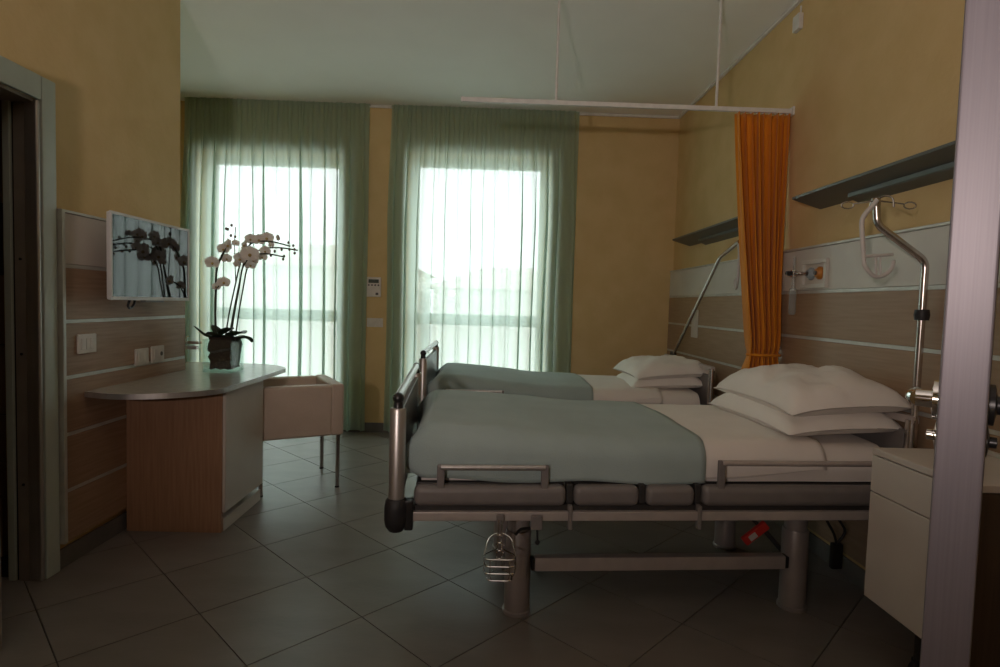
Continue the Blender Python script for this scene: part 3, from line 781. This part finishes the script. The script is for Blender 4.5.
def flower(c, r_, yaw, tilt):
    bm = nb()
    M = Matrix.Translation(c) @ Matrix.Rotation(yaw, 4, 'Z') @ Matrix.Rotation(tilt, 4, 'X')
    petals = [(90, 1.0, 0.85), (212, 0.95, 0.80), (328, 0.95, 0.80), (20, 1.05, 1.35), (160, 1.05, 1.35)]
    for a, l, w in petals:
        a = R(a); rows = []
        for i in range(6):
            u = i / 5; ww = w * r_ * 0.55 * math.sin(math.pi * min(1, 0.10 + 0.86 * u)) ** 0.6
            dd = l * r_ * u; cup = -0.25 * r_ * (u ** 2) + 0.0015 * (a % 1)
            row = []
            for s in (-1, -0.5, 0, 0.5, 1):
                px = math.cos(a) * dd - math.sin(a) * s * ww; pz = math.sin(a) * dd + math.cos(a) * s * ww
                row.append(M @ Vector((px, cup + 0.12 * r_ * (1 - s * s) * -1, pz)))
            rows.append(row)
        grid(bm, rows)
    o = obj('flower', bm, 'petal', orc)
    bm = nb(); ball(bm, M @ Vector((0, -0.010, -0.004)), r_ * 0.2, 8); obj('flower_heart', bm, 'flower_heart', o)
rf = random.Random(5)
for zx, zy, rr, dy in ((145, 183, 24, -0.03), (130, 178, 16, 0), (185, 125, 20, -0.02), (212, 112, 24, -0.03), (188, 163, 18, 0.01), (195, 263, 21, -0.05),
                       (162, 280, 16, -0.03), (285, 80, 20, 0.02), (268, 108, 19, 0.0), (255, 163, 24, -0.02), (300, 148, 30, -0.05), (322, 85, 22, 0.0),
                       (350, 76, 24, 0.02), (396, 71, 13, 0.03), (312, 168, 22, -0.02), (282, 185, 20, 0.02), (240, 186, 13, -0.02), (350, 128, 19, 0.0), (275, 140, 22, 0.04),
                       (330, 150, 17, 0.03), (228, 100, 13, 0.0), (365, 100, 12, 0.04)):
    x, z = zp(zx, zy)
    flower((x, VY + dy, z), rr * 0.00154 * 1.12, rf.uniform(-0.7, 0.7), rf.uniform(-0.3, 0.3))
for zx, zy in ((205, 46), (222, 30), (213, 70), (222, 72), (202, 45), (410, 118), (390, 128), (375, 145), (435, 88), (462, 102), (470, 118), (446, 118), (420, 145), (430, 160), (458, 130)):
    x, z = zp(zx, zy); bm = nb(); ball(bm, (x, VY + rf.uniform(-0.04, 0.05), z), 0.0078, 8, (1, 1, 1.25)); obj('bud', bm, 'bud', orc)

# ------------------------------------------------------------------ tub chair at the desk
ca = R(28)
ch = thing('tub_chair', 'beige leather box-shaped tub chair pulled up to the desk', 'chair', (-1.292, 3.912, 0), ca)
# local: near arm along x at low y, back at +x, open towards -x
LX, LY = 0.27, 0.27
Mc = Matrix.Translation((0.02, 0.02, 0))
def cb(name, a, m='leather', bev=0.018):
    bm = nb(); box(bm, *a, bev, 3); return obj(name, bm, m, ch, world=False)
cb('arm', (-LX, LX - 0.075, -LY, -LY + 0.07, 0.355, 0.69))
cb('arm', (-LX, LX - 0.075, LY - 0.07, LY, 0.355, 0.69))
cb('backrest', (LX - 0.085, LX, -LY, LY, 0.355, 0.695))
cb('seat', (-LX + 0.01, LX - 0.07, -LY + 0.06, LY - 0.06, 0.36, 0.47))
for sx in (-1, 1):
    for sy in (-1, 1):
        bm = nb(); box(bm, sx * (LX - 0.032) - 0.012, sx * (LX - 0.032) + 0.012, sy * (LY - 0.032) - 0.012, sy * (LY - 0.032) + 0.012, 0.008, 0.36, 0.002, 1); l = obj('leg', bm, 'steel', ch, world=False)
        bm = nb(); lathe(bm, [(0, 0), (0.015, 0), (0.015, 0.008), (0, 0.009)], (sx * (LX - 0.032), sy * (LY - 0.032), 0), 12); obj('foot_glide', bm, 'rubber', l, world=False)

# ------------------------------------------------------------------ hospital beds
BW, BL = 1.03, 1.985
def make_bed(label, loc, rz, lift, head_guard=True):
    t = thing('hospital_bed', label, 'bed', (loc[0], loc[1], 0), rz, 'hospital beds')
    P = lambda name, bm, m, par=t: obj(name, bm, m, par, world=False)
    # foot end
    for y in (0, BW):
        bm = nb(); lathe(bm, [(0, 0.50), (0.029, 0.50), (0.029, 0.862), (0.026, 0.868), (0, 0.868)], (0, y, 0), 20); po = P('foot_post', bm, 'alu')
        bm = nb(); lathe(bm, [(0, 0.860), (0.018, 0.862), (0.016, 0.885), (0.012, 0.89), (0, 0.895)], (0, y, 0.004), 14); ball(bm, (0, y, 0.903), 0.021, 12); P('knob', bm, 'black_plastic', po)
        bm = nb(); lathe(bm, [(0, 0.418), (0.026, 0.420), (0.038, 0.436), (0.043, 0.46), (0.043, 0.505), (0.039, 0.532), (0.031, 0.540), (0, 0.541)], (0, y, 0), 22); P('bumper', bm, 'rubber', po)
        bm = nb(); box(bm, 0.03, 0.062, y - 0.022, y + 0.022, 0.425, 0.535, 0.006); P('corner_bracket', bm, 'black_plastic', po)
    bm = nb(); tube(bm, [(0, 0.02, 0.904), (0, BW - 0.02, 0.904)], 0.017, 16); P('foot_rail', bm, 'alu')
    bm = nb(); box(bm, -0.012, 0.012, 0.028, BW - 0.028, 0.50, 0.850, 0.006); P('footboard', bm, 'bed_grey')
    # head end
    for y in (0.02, BW - 0.02):
        bm = nb(); lathe(bm, [(0, 0.48), (0.022, 0.48), (0.022, 0.845), (0, 0.85)], (BL, y, 0), 16); P('head_post', bm, 'steel')
    bm = nb(); box(bm, BL - 0.016, BL + 0.016, 0.0, BW, 0.830, 0.862, 0.006); P('head_rail', bm, 'bed_paint')
    bm = nb(); box(bm, BL - 0.010, BL + 0.010, 0.045, BW - 0.045, 0.52, 0.800, 0.005); P('headboard', bm, 'bed_grey')
    # chassis
    for y in (0.0, BW):
        s = 1 if y == 0 else -1
        bm = nb(); box(bm, 0.055, BL, y - 0.014, y + 0.014, 0.457, 0.491, 0.004); P('side_rail', bm, 'bed_paint')
        bm = nb(); box(bm, 0.06, BL - 0.02, min(y + s * 0.006, y + s * 0.05), max(y + s * 0.006, y + s * 0.05), 0.490, 0.512); P('rail_channel', bm, 'bed_dark')
        for (x0, x1) in ((0.062, 0.622), (0.652, 0.900), (0.926, 1.114), (1.146, BL - 0.03)):
            bm = nb(); ya, yb = sorted((y - s * 0.012, y + s * 0.050)); box(bm, x0, x1, ya, yb, 0.508, 0.584, 0.024, 4); P('deck_edge', bm, 'bed_grey')
        for xh in (0.637, 0.913, 1.130):
            bm = nb(); ya, yb = sorted((y + s * 0.006, y + s * 0.04)); box(bm, xh - 0.013, xh + 0.013, ya, yb, 0.515, 0.588, 0.005)
            P('hinge', bm, 'bed_dark')
        for xh, lo in ((0.637, 0.425), (1.130, 0.425)):
            bm = nb(); ya, yb = sorted((y - s * 0.019, y + s * 0.012)); box(bm, xh - 0.008, xh + 0.008, ya, yb, lo, 0.515, 0.004); P('clip', bm, 'bed_grey')
        for x0, x1, zt, mt in ((0.158, 0.540, 0.652, 'alu'), (1.215, BL - 0.06, 0.674, 'bed_paint'))[:2 if head_guard else 1]:
            for xx in (x0, x1):
                bm = nb(); box(bm, xx - 0.014, xx + 0.014, y - 0.006 if s > 0 else y - 0.012, y + 0.012 if s > 0 else y + 0.006, 0.57, zt + 0.010, 0.005); g = P('guard_bracket', bm, 'bed_grey')
            bm = nb(); tube(bm, [(x0, y, zt), (x1, y, zt)], 0.011, 12); P('mattress_guard', bm, mt)
    bm = nb(); box(bm, 0.05, 0.085, 0.014, BW - 0.014, 0.457, 0.491, 0.004); P('cross_rail', bm, 'bed_paint')
    bm = nb(); box(bm, BL - 0.06, BL - 0.025, 0.014, BW - 0.014, 0.457, 0.491, 0.004); P('cross_rail', bm, 'bed_paint')
    for (x0, x1) in ((0.07, 0.622), (0.652, 0.900), (0.926, 1.114), (1.146, BL - 0.03)):
        bm = nb(); box(bm, x0, x1, 0.051, BW - 0.051, 0.545, 0.582, 0.004); P('deck_section', bm, 'bed_dark')
    # lifting columns
    for x in (0.475, 1.655):
        for y in (0.21, BW - 0.21):
            bm = nb(); lathe(bm, [(0, 0.0), (0.058, 0.0), (0.058, 0.012), (0.052, 0.016), (0.052, 0.335), (0.050, 0.340), (0, 0.341)], (x, y, 0), 24); c = P('column', bm, 'column_paint')
            bm = nb(); lathe(bm, [(0, 0.33), (0.044, 0.33), (0.044, 0.548), (0, 0.548)], (x, y, 0), 22); P('inner_column', bm, 'column_paint', c)
        bm = nb(); box(bm, x - 0.03, x + 0.03, 0.255, BW - 0.255, 0.40, 0.46, 0.005); P('column_tie', bm, 'bed_dark')
    for y in (0.185, BW - 0.185):
        bm = nb(); box(bm, 0.540, 1.592, y - 0.022, y + 0.022, 0.182, 0.238, 0.006); b_ = P('base_bar', bm, 'bed_paint')
        for xx in (0.526, 1.592):
            bm = nb(); box(bm, xx, xx + 0.014, y - 0.020, y + 0.020, 0.186, 0.234, 0.003); P('bar_cap', bm, 'black_plastic', b_)
    # motor under the deck
    bm = nb(); box(bm, 0.72, 1.05, 0.45, 0.58, 0.42, 0.50, 0.02); P('motor', bm, 'bed_dark')
    # lifting pole
    bm = nb(); tube(bm, bend([Vector(p) for p in lift['path']], 0.03), 0.0135, 14); lpole = P('lifting_pole', bm, 'steel')
    bm = nb(); c = lift['clamp']; lathe(bm, [(0, -0.022), (0.024, -0.020), (0.027, 0), (0.024, 0.020), (0, 0.022)], c, 14); P('clamp', bm, 'rubber', lpole)
    return t, P

# near bed
NB = (-0.31, 2.06); NR = R(3.4)
inv = (Matrix.Translation((NB[0], NB[1], 0)) @ Matrix.Rotation(NR, 4, 'Z')).inverted()
lift_near = [inv @ Vector(p) for p in ((1.672, 2.19, 0.52), (1.676, 2.19, 1.462), (1.478, 2.19, 1.595), (1.469, 2.19, 1.690))]
bed1, P1 = make_bed('hospital bed nearest the camera, beside the white nightstand', NB, NR, {'path': lift_near, 'clamp': inv @ Vector((1.6752, 2.19, 1.255))})
FBp = (-0.425, 3.90); FR = R(0.3)
inv2 = (Matrix.Translation((FBp[0], FBp[1], 0)) @ Matrix.Rotation(FR, 4, 'Z')).inverted()
lift_far = [inv2 @ Vector(p) for p in ((1.575, 4.90, 0.60), (1.59, 4.86, 0.86), (1.60, 3.985, 1.615), (1.59, 3.66, 1.69))]
bed2, P2 = make_bed('hospital bed nearest the windows, behind the other bed', FBp, FR, {'path': lift_far, 'clamp': inv2 @ Vector((1.59, 4.86, 0.87))}, False)
# iv hooks on the near pole
lpole = [o for o in bed1.children if o.name.startswith('lifting_pole')][0]
bm = nb()
tp = Vector((1.469, 2.19, 1.685))
bm = nb()
for dx, dy in ((-0.118, 0.02), (0.14, -0.02)):
    e = tp + Vector((dx, dy, -0.012))
    d = Vector((dx, dy, 0)).normalized()
    pts = [tp, e - d * 0.045]
    for k in range(11):
        a = -math.pi * 0.1 + k / 10 * 1.9 * math.pi
        pts.append(e - d * 0.02 + d * (-0.022 * math.cos(a)) + Vector((0, 0, -0.013 * math.sin(a) - 0.006)))
    tube(bm, pts, 0.0028, 8)
for dy in (-0.06, 0.06):
    tube(bm, spline([tp, tp + Vector((0.01, dy * 0.5, 0.012)), tp + Vector((0.02, dy, 0.0)), tp + Vector((0.022, dy * 1.15, -0.035))], 5), 0.0035, 8)
lathe(bm, [(0, -0.02), (0.016, -0.02), (0.016, 0.008), (0, 0.012)], tp, 14)
obj('drip_hooks', bm, 'steel', bed1)
# near bed: red release lever and cable
bm = nb(); Mr = Matrix.Translation((1.173, 2.40, 0.302)) @ Matrix.Rotation(R(-40), 4, 'Y')
box(bm, -0.062, 0.062, -0.012, 0.012, -0.020, 0.020, 0.006, 2, Mr); rl = obj('release_lever', bm, 'red_plastic', bed1)
bm = nb(); box(bm, -0.036, 0.0, -0.0135, -0.0115, -0.012, 0.012, 0, 1, Mr); obj('white_mark', bm, 'switch_white', rl)
bm = nb(); tube(bm, [(1.20, 2.412, 0.325), (1.05, 2.412, 0.46)], 0.008, 8); tube(bm, [(1.20, 2.412, 0.33), (1.30, 2.40, 0.22)], 0.010, 8); obj('lever_rod', bm, 'bed_dark', bed1)
bm = nb(); tube(bm, spline([(0.20, 2.11, 0.455), (0.185, 2.11, 0.42), (0.15, 2.13, 0.405), (0.13, 2.14, 0.38)], 6), 0.006, 8)
tube(bm, spline([(0.205, 2.11, 0.44), (0.21, 2.12, 0.40), (0.212, 2.12, 0.365)], 5), 0.004, 8); ball(bm, (0.212, 2.12, 0.36), 0.010, 8); obj('strap_hook', bm, 'black_plastic', bed1)
bm = nb(); box(bm, 0.180, 0.222, 2.058, 2.10, 0.430, 0.482, 0.004); obj('hook_plate', bm, 'bed_grey', bed1)

# wire bottle holder on the near side rail
t = thing('bottle_holder', 'chrome wire bottle holder hanging from the near bed rail', 'wire basket', (0.07, 2.03, 0.23))
HX, HY = 0.068, 2.030
bm = nb(); box(bm, HX - 0.014, HX + 0.014, HY + 0.020, HY + 0.031, 0.452, 0.488, 0.004); obj('clip', bm, 'bed_grey', t)
for s_ in (-1, 1):
    bm = nb(); tube(bm, [(HX + s_ * 0.005, HY + 0.022, 0.47), (HX + s_ * 0.007, HY + 0.02, 0.40), (HX + s_ * 0.012, HY + 0.02, 0.286)], 0.0026, 8); obj('stem', bm, 'chrome', t)
for k in range(4):
    z = 0.413 - k * 0.029
    bm = nb(); tube(bm, spline([(HX - 0.013, HY + 0.018, z - 0.004), (HX, HY + 0.012, z + 0.004), (HX + 0.016, HY + 0.018, z - 0.006)], 5), 0.0024, 6); obj('rung', bm, 'chrome', t)
for k in range(4):
    z = 0.361 - k * 0.025; w_ = 0.056 if k < 3 else 0.046
    bm = nb()
    pts = [(HX - w_, HY - 0.030, z), (HX - w_ + 0.004, HY - 0.068, z), (HX + w_ - 0.004, HY - 0.068, z), (HX + w_, HY - 0.030, z)]
    if k in (0, 3): pts = [(HX - 0.012, HY + 0.02, z)] + pts + [(HX + 0.012, HY + 0.02, z)]
    tube(bm, bend(pts, 0.022), 0.0026, 6); obj('ring', bm, 'chrome', t)
for sx, sy in ((-0.056, -0.032), (0.056, -0.032), (-0.034, -0.068), (0.034, -0.068)):
    bm = nb(); tube(bm, [(HX + sx, HY + sy, 0.362), (HX + sx, HY + sy, 0.305), (HX + sx * 0.84, HY + sy * 0.96, 0.286)], 0.0024, 6); obj('upright', bm, 'chrome', t)
for s_ in (-1, 1):
    bm = nb(); tube(bm, spline([(HX + s_ * 0.010, HY + 0.02, 0.420), (HX + s_ * 0.040, HY + 0.0, 0.408), (HX + s_ * 0.056, HY - 0.030, 0.361)], 6), 0.0024, 6); obj('brace', bm, 'chrome', t)

# hand control hanging at the head of the near bed
t = thing('hand_control', 'black bed hand control hanging behind the right column', 'hand control', (1.56, 2.45, 0.15))
bm = nb(); box(bm, 1.538, 1.586, 2.435, 2.465, 0.130, 0.245, 0.008); obj('handset', bm, 'black_plastic', t)
for a in ([(1.56, 2.45, 0.245), (1.545, 2.45, 0.29), (1.51, 2.45, 0.35), (1.505, 2.45, 0.40), (1.52, 2.45, 0.456)], [(1.565, 2.45, 0.245), (1.595, 2.45, 0.30), (1.56, 2.455, 0.37), (1.58, 2.46, 0.456)]):
    bm = nb(); tube(bm, spline(a, 6), 0.006, 8); obj('cable', bm, 'black_plastic', t)

# trapeze handles
def trapeze(label, M):
    t = thing('trapeze_handle', label, 'grab handle', M @ Vector((0, 0, -0.25)), 0, 'trapeze handles')
    T = lambda pts: [M @ Vector(p) for p in pts]
    bm = nb(); tube(bm, T(spline([(0.0, 0, 0.010), (-0.012, 0, -0.008), (-0.05, 0, -0.06), (-0.047, 0, -0.13), (-0.038, 0, -0.20)], 8)), 0.0085, 10); obj('strap', bm, 'strap_white', t)
    bm = nb(); tube(bm, T(spline([(-0.038, 0, -0.20), (-0.032, 0, -0.235), (0.0, 0, -0.272), (0.035, 0, -0.275), (0.068, 0, -0.25), (0.078, 0, -0.215)], 8)), 0.0075, 10); obj('hoop', bm, 'strap_white', t)
    bm = nb(); tube(bm, T([(-0.04, 0, -0.203), (0.074, 0, -0.192)]), 0.006, 10); obj('grip_bar', bm, 'strap_white', t)
    for s in (0.008, 0.026):
        bm = nb(); tube(bm, T([(s, 0, -0.198), (s + 0.006, 0, -0.272)]), 0.004, 8); obj('web', bm, 'strap_white', t)
trapeze('pale trapeze handle hanging from the near bed pole', Matrix.Translation((1.455, 2.165, 1.672)))
trapeze('pale trapeze handle hanging beside the orange curtain edge', Matrix.Translation((1.588, 3.668, 1.668)) @ Matrix.Rotation(R(75), 4, 'Z'))

# ------------------------------------------------------------------ bedding
def smooth01(a, b, x):
    t = max(0.0, min(1.0, (x - a) / (b - a))); return t * t * (3 - 2 * t)
def top_z(lx, zf, zh): return zh + (zf - zh) * (1 - smooth01(0.10, 1.0, lx))
Y0, Y1 = 0.050, BW - 0.050
def cover_rows(x0, x1, nx, off, zf, zh, drop_n, drop_f, seed, foot_wrap=False, wr=0.006, side_extra=0.0):
    """rows across the bed: up the near side, over the top, down the far side"""
    rows = []
    for i in range(nx + 1):
        lx = x0 + (x1 - x0) * i / nx
        zt = top_z(lx, zf, zh) + off
        rad = 0.085
        dn = drop_n(lx) if callable(drop_n) else drop_n
        df = drop_f(lx) if callable(drop_f) else drop_f
        pr = []
        ya, yb = Y0 - off - side_extra, Y1 + off + side_extra
        for k in range(7): pr.append((ya, dn + (zt - rad - dn) * k / 6))
        for k in range(1, 7):
            a = math.pi / 2 * k / 6; pr.append((ya + rad * (1 - math.cos(a)), zt - rad + rad * math.sin(a)))
        for k in range(1, 16): pr.append((ya + rad + (yb - ya - 2 * rad) * k / 15, zt + 0.012 * math.sin(math.pi * k / 15)))
        for k in range(1, 7):
            a = math.pi / 2 * k / 6; pr.append((yb - rad + rad * math.sin(a), zt - rad + rad * math.cos(a)))
        for k in range(1, 7): pr.append((yb, zt - rad + (df - zt + rad) * k / 6))
        row = []
        for y, z in pr:
            q = Vector((lx * 3.1 + seed, y * 2.6, z * 3))
            w = noise.noise(q) * wr + noise.noise(q * 3.1) * wr * 0.4
            side = 1 if (y < Y0 + 0.02 or y > Y1 - 0.02) else 0
            yy = y + (w * 1.4 if side else 0); zz = z + (0 if side else w)
            row.append((lx, yy, zz))
        rows.append(row)
    return rows
def bedding(bed, loc, rz, zf, zh, xf, lab, far=False):
    M = Matrix.Translation((loc[0], loc[1], 0)) @ Matrix.Rotation(rz, 4, 'Z')
    def W(rows): return [[M @ Vector(p) for p in r] for r in rows]
    base = M @ Vector((1.0, 0.5, 0.584))
    # mattress in its fitted sheet
    rows = cover_rows(0.085, 1.93, 40, -0.010, zf, zh, 0.586, 0.586, 1.0, wr=0.004)
    bm = nb(); V = grid(bm, W(rows))
    for r in (V[0], V[-1]): bm.faces.new(r if r is V[-1] else r[::-1])
    for a, b in zip(V, V[1:]): bm.faces.new((a[0], b[0], b[-1], a[-1]))
    t = thing('mattress', lab[0], 'mattress', base, 0, 'mattresses'); obj('fitted_cover', bm, 'linen', t)
    # top sheet, its edge hanging on the near side
    lo = lambda lx: 0.612 + 0.010 * math.sin(lx * 9) + 0.02 * smooth01(1.45, 1.7, lx)
    rows = cover_rows(xf - 0.25, 1.66, 34, 0.006, zf, zh, lo, lo, 4.0, wr=0.006)
    t = thing('top_sheet', lab[1], 'sheet', base, 0, 'white top sheets'); bm = nb(); grid(bm, W(rows)); o = obj('sheet', bm, 'linen', t); solid(o, 0.003, 1)
    # green cover wrapped round the foot end
    lo2 = lambda lx: 0.597 - 0.012 * smooth01(0.2, 1.0, lx) + 0.006 * math.sin(lx * 11)
    rows = cover_rows(0.13, xf, 44, 0.014, zf, zh, lo2, lo2, 8.0, wr=0.007, side_extra=0.004)
    first = rows[0]
    cz = 0.66; extra = []
    for k in range(1, 8):     # rounded foot end
        a = k / 7; rr = []
        for (x, y, z) in first:
            s = math.sin(a * math.pi / 2)
            top = max(0.0, (z - 0.60) / (zf - 0.60))
            bulge = (0.045 + 0.075 * math.sin(math.pi * min(1.0, top * 0.8))) * s
            z2 = z - (1 - math.cos(a * math.pi / 2)) * 0.075 * top
            yc = (Y0 + Y1) / 2
            y2 = yc + (y - yc) * (1 - 0.05 * (1 - math.cos(a * math.pi / 2)))
            rr.append((x - bulge, y2, z2))
        extra.append(rr)
    last = extra[-1]
    # close the end panel down to the deck
    extra2 = []
    for k in range(1, 5):
        f = k / 4
        extra2.append([(x + 0.012 * f, y, z - (z - 0.612) * f) if z > 0.612 else (x, y, z) for (x, y, z) in last])
    rows = extra2[::-1] + extra[::-1] + rows
    t = thing('bedspread', lab[2], 'bedspread', base, 0, 'green bedspreads'); bm = nb(); grid(bm, W(rows))
    bmesh.ops.remove_doubles(bm, verts=bm.verts, dist=0.0005)
    o = obj('cloth', bm, 'bedspread', t); solid(o, 0.004, 1)
bedding(bed1, NB, NR, 0.783, 0.733, 1.168, ('mattress in white fitted sheet on the near bed', 'white top sheet with loose hem on the near bed', 'grey-green bedspread over the foot of the near bed'))
bedding(bed2, FBp, FR, 0.735, 0.672, 1.175, ('mattress in white fitted sheet on the far bed', 'white top sheet on the far bed', 'grey-green bedspread over the foot of the far bed'))

def pillow(label, c, sx, sy, th, rz, tilt, seed, sag=0.0, rx=0.0):
    N_ = 26; bm = nb()
    top = []; bot = []
    for i in range(N_ + 1):
        a = []; b = []
        for j_ in range(N_ + 1):
            u = -1 + 2 * i / N_; v = -1 + 2 * j_ / N_
            uu = min(1, abs(u) / 0.965); vv = min(1, abs(v) / 0.975)
            e = (1 - uu ** 4.2) ** 0.44 * (1 - vv ** 4.2) ** 0.44 + 0.012
            pin = 1 - 0.055 * (1 - abs(u) ** 2) * 0 - 0.05 * (v * v) * (1 - u * u)
            pin2 = 1 - 0.05 * (u * u) * (1 - v * v)
            x = u * sx / 2 * pin2; y = v * sy / 2 * pin
            w = noise.noise(Vector((u * 2.4 + seed, v * 2.4, 0))) * 0.028 * e + noise.noise(Vector((u * 6 + seed, v * 6, 2))) * 0.009 * e
            dr = -sag * (abs(u) ** 3 + abs(v) ** 3) * 0.5
            a.append((x, y, th * 0.62 * e + w + dr)); b.append((x, y, -th * 0.38 * e + dr))
        top.append(a); bot.append(b)
    grid(bm, top); grid(bm, [r[::-1] for r in bot])
    bmesh.ops.remove_doubles(bm, verts=bm.verts, dist=0.0008)
    # flat hem all round
    M = Matrix.Translation(c) @ Matrix.Rotation(rz, 4, 'Z') @ Matrix.Rotation(tilt, 4, 'Y') @ Matrix.Rotation(rx, 4, 'X')
    bm.transform(M)
    t = thing('pillow', label, 'pillow', (c[0], c[1], c[2] - th * 0.38), 0, 'white pillows')
    obj('case', bm, 'pillow_linen', t)
pillow('plump white pillow, lower of the two on the near bed', (1.425, 2.60, 0.800), 0.50, 0.74, 0.125, NR, R(-3), 2.2, 0.02)
pillow('plump white pillow, upper of the two on the near bed', (1.445, 2.59, 0.899), 0.51, 0.75, 0.155, NR - R(2), R(-4), 7.7, 0.035)
pillow('white pillow, lower of the two on the far bed', (1.33, 4.38, 0.712), 0.56, 0.64, 0.11, R(-2), R(-3), 4.2, 0.02)
pillow('white pillow, upper of the two on the far bed', (1.335, 4.38, 0.796), 0.57, 0.66, 0.13, R(3), R(-4), 9.1, 0.03)

# ------------------------------------------------------------------ nightstand
ns = thing('nightstand', 'cream nightstand with dark wood side beside the near bed', 'nightstand', (1.53, 1.74, 0))
NX0, NX1, NY0, NY1, NZ0, NZ1 = 1.352, 1.712, 1.535, 1.955, 0.265, 0.79
def npart(name, a, m, bev=0.002):
    bm = nb(); box(bm, *a, bev, 1); return obj(name, bm, m, ns)
npart('top', (NX0, NX1, NY0, NY1, NZ1 - 0.022, NZ1), 'laminate_cream')
npart('rear_lip', (NX1 - 0.02, NX1, NY0, NY1, NZ1, NZ1 + 0.014), 'alu_strip')
npart('side', (NX0 + 0.020, NX1, NY0 + 0.004, NY0 + 0.020, NZ0, NZ1 - 0.024), 'walnut')
npart('side', (NX0 + 0.020, NX1, NY1 - 0.020, NY1 - 0.004, NZ0, NZ1 - 0.024), 'laminate_cream')
npart('back', (NX1 - 0.014, NX1, NY0 + 0.020, NY1 - 0.020, NZ0, NZ1 - 0.024), 'laminate_cream')
npart('bottom', (NX0 + 0.020, NX1 - 0.014, NY0 + 0.020, NY1 - 0.020, NZ0, NZ0 + 0.018), 'laminate_cream')
npart('drawer_front', (NX0, NX0 + 0.019, NY0 + 0.002, NY1 - 0.002, 0.640, NZ1 - 0.026), 'laminate_cream')
npart('door', (NX0, NX0 + 0.019, NY0 + 0.002, NY1 - 0.002, NZ0, 0.636), 'laminate_cream')
for x in (NX0 + 0.17, NX1 - 0.05):
    for y in (NY0 + 0.10, NY1 - 0.05):
        bm = nb(); lathe(bm, [(0, 0.06), (0.012, 0.06), (0.012, NZ0 + 0.001), (0, NZ0 + 0.001)], (x, y, 0), 12); l = obj('leg', bm, 'bed_dark', ns)
        bm = nb(); lathe(bm, [(0, -0.012), (0.024, -0.012), (0.028, -0.006), (0.028, 0.006), (0.024, 0.012), (0, 0.012)], (x, y, 0.028), 16, 'Y'); box(bm, x - 0.010, x + 0.010, y - 0.017, y + 0.017, 0.045, 0.064, 0.003); obj('caster', bm, 'rubber', l)
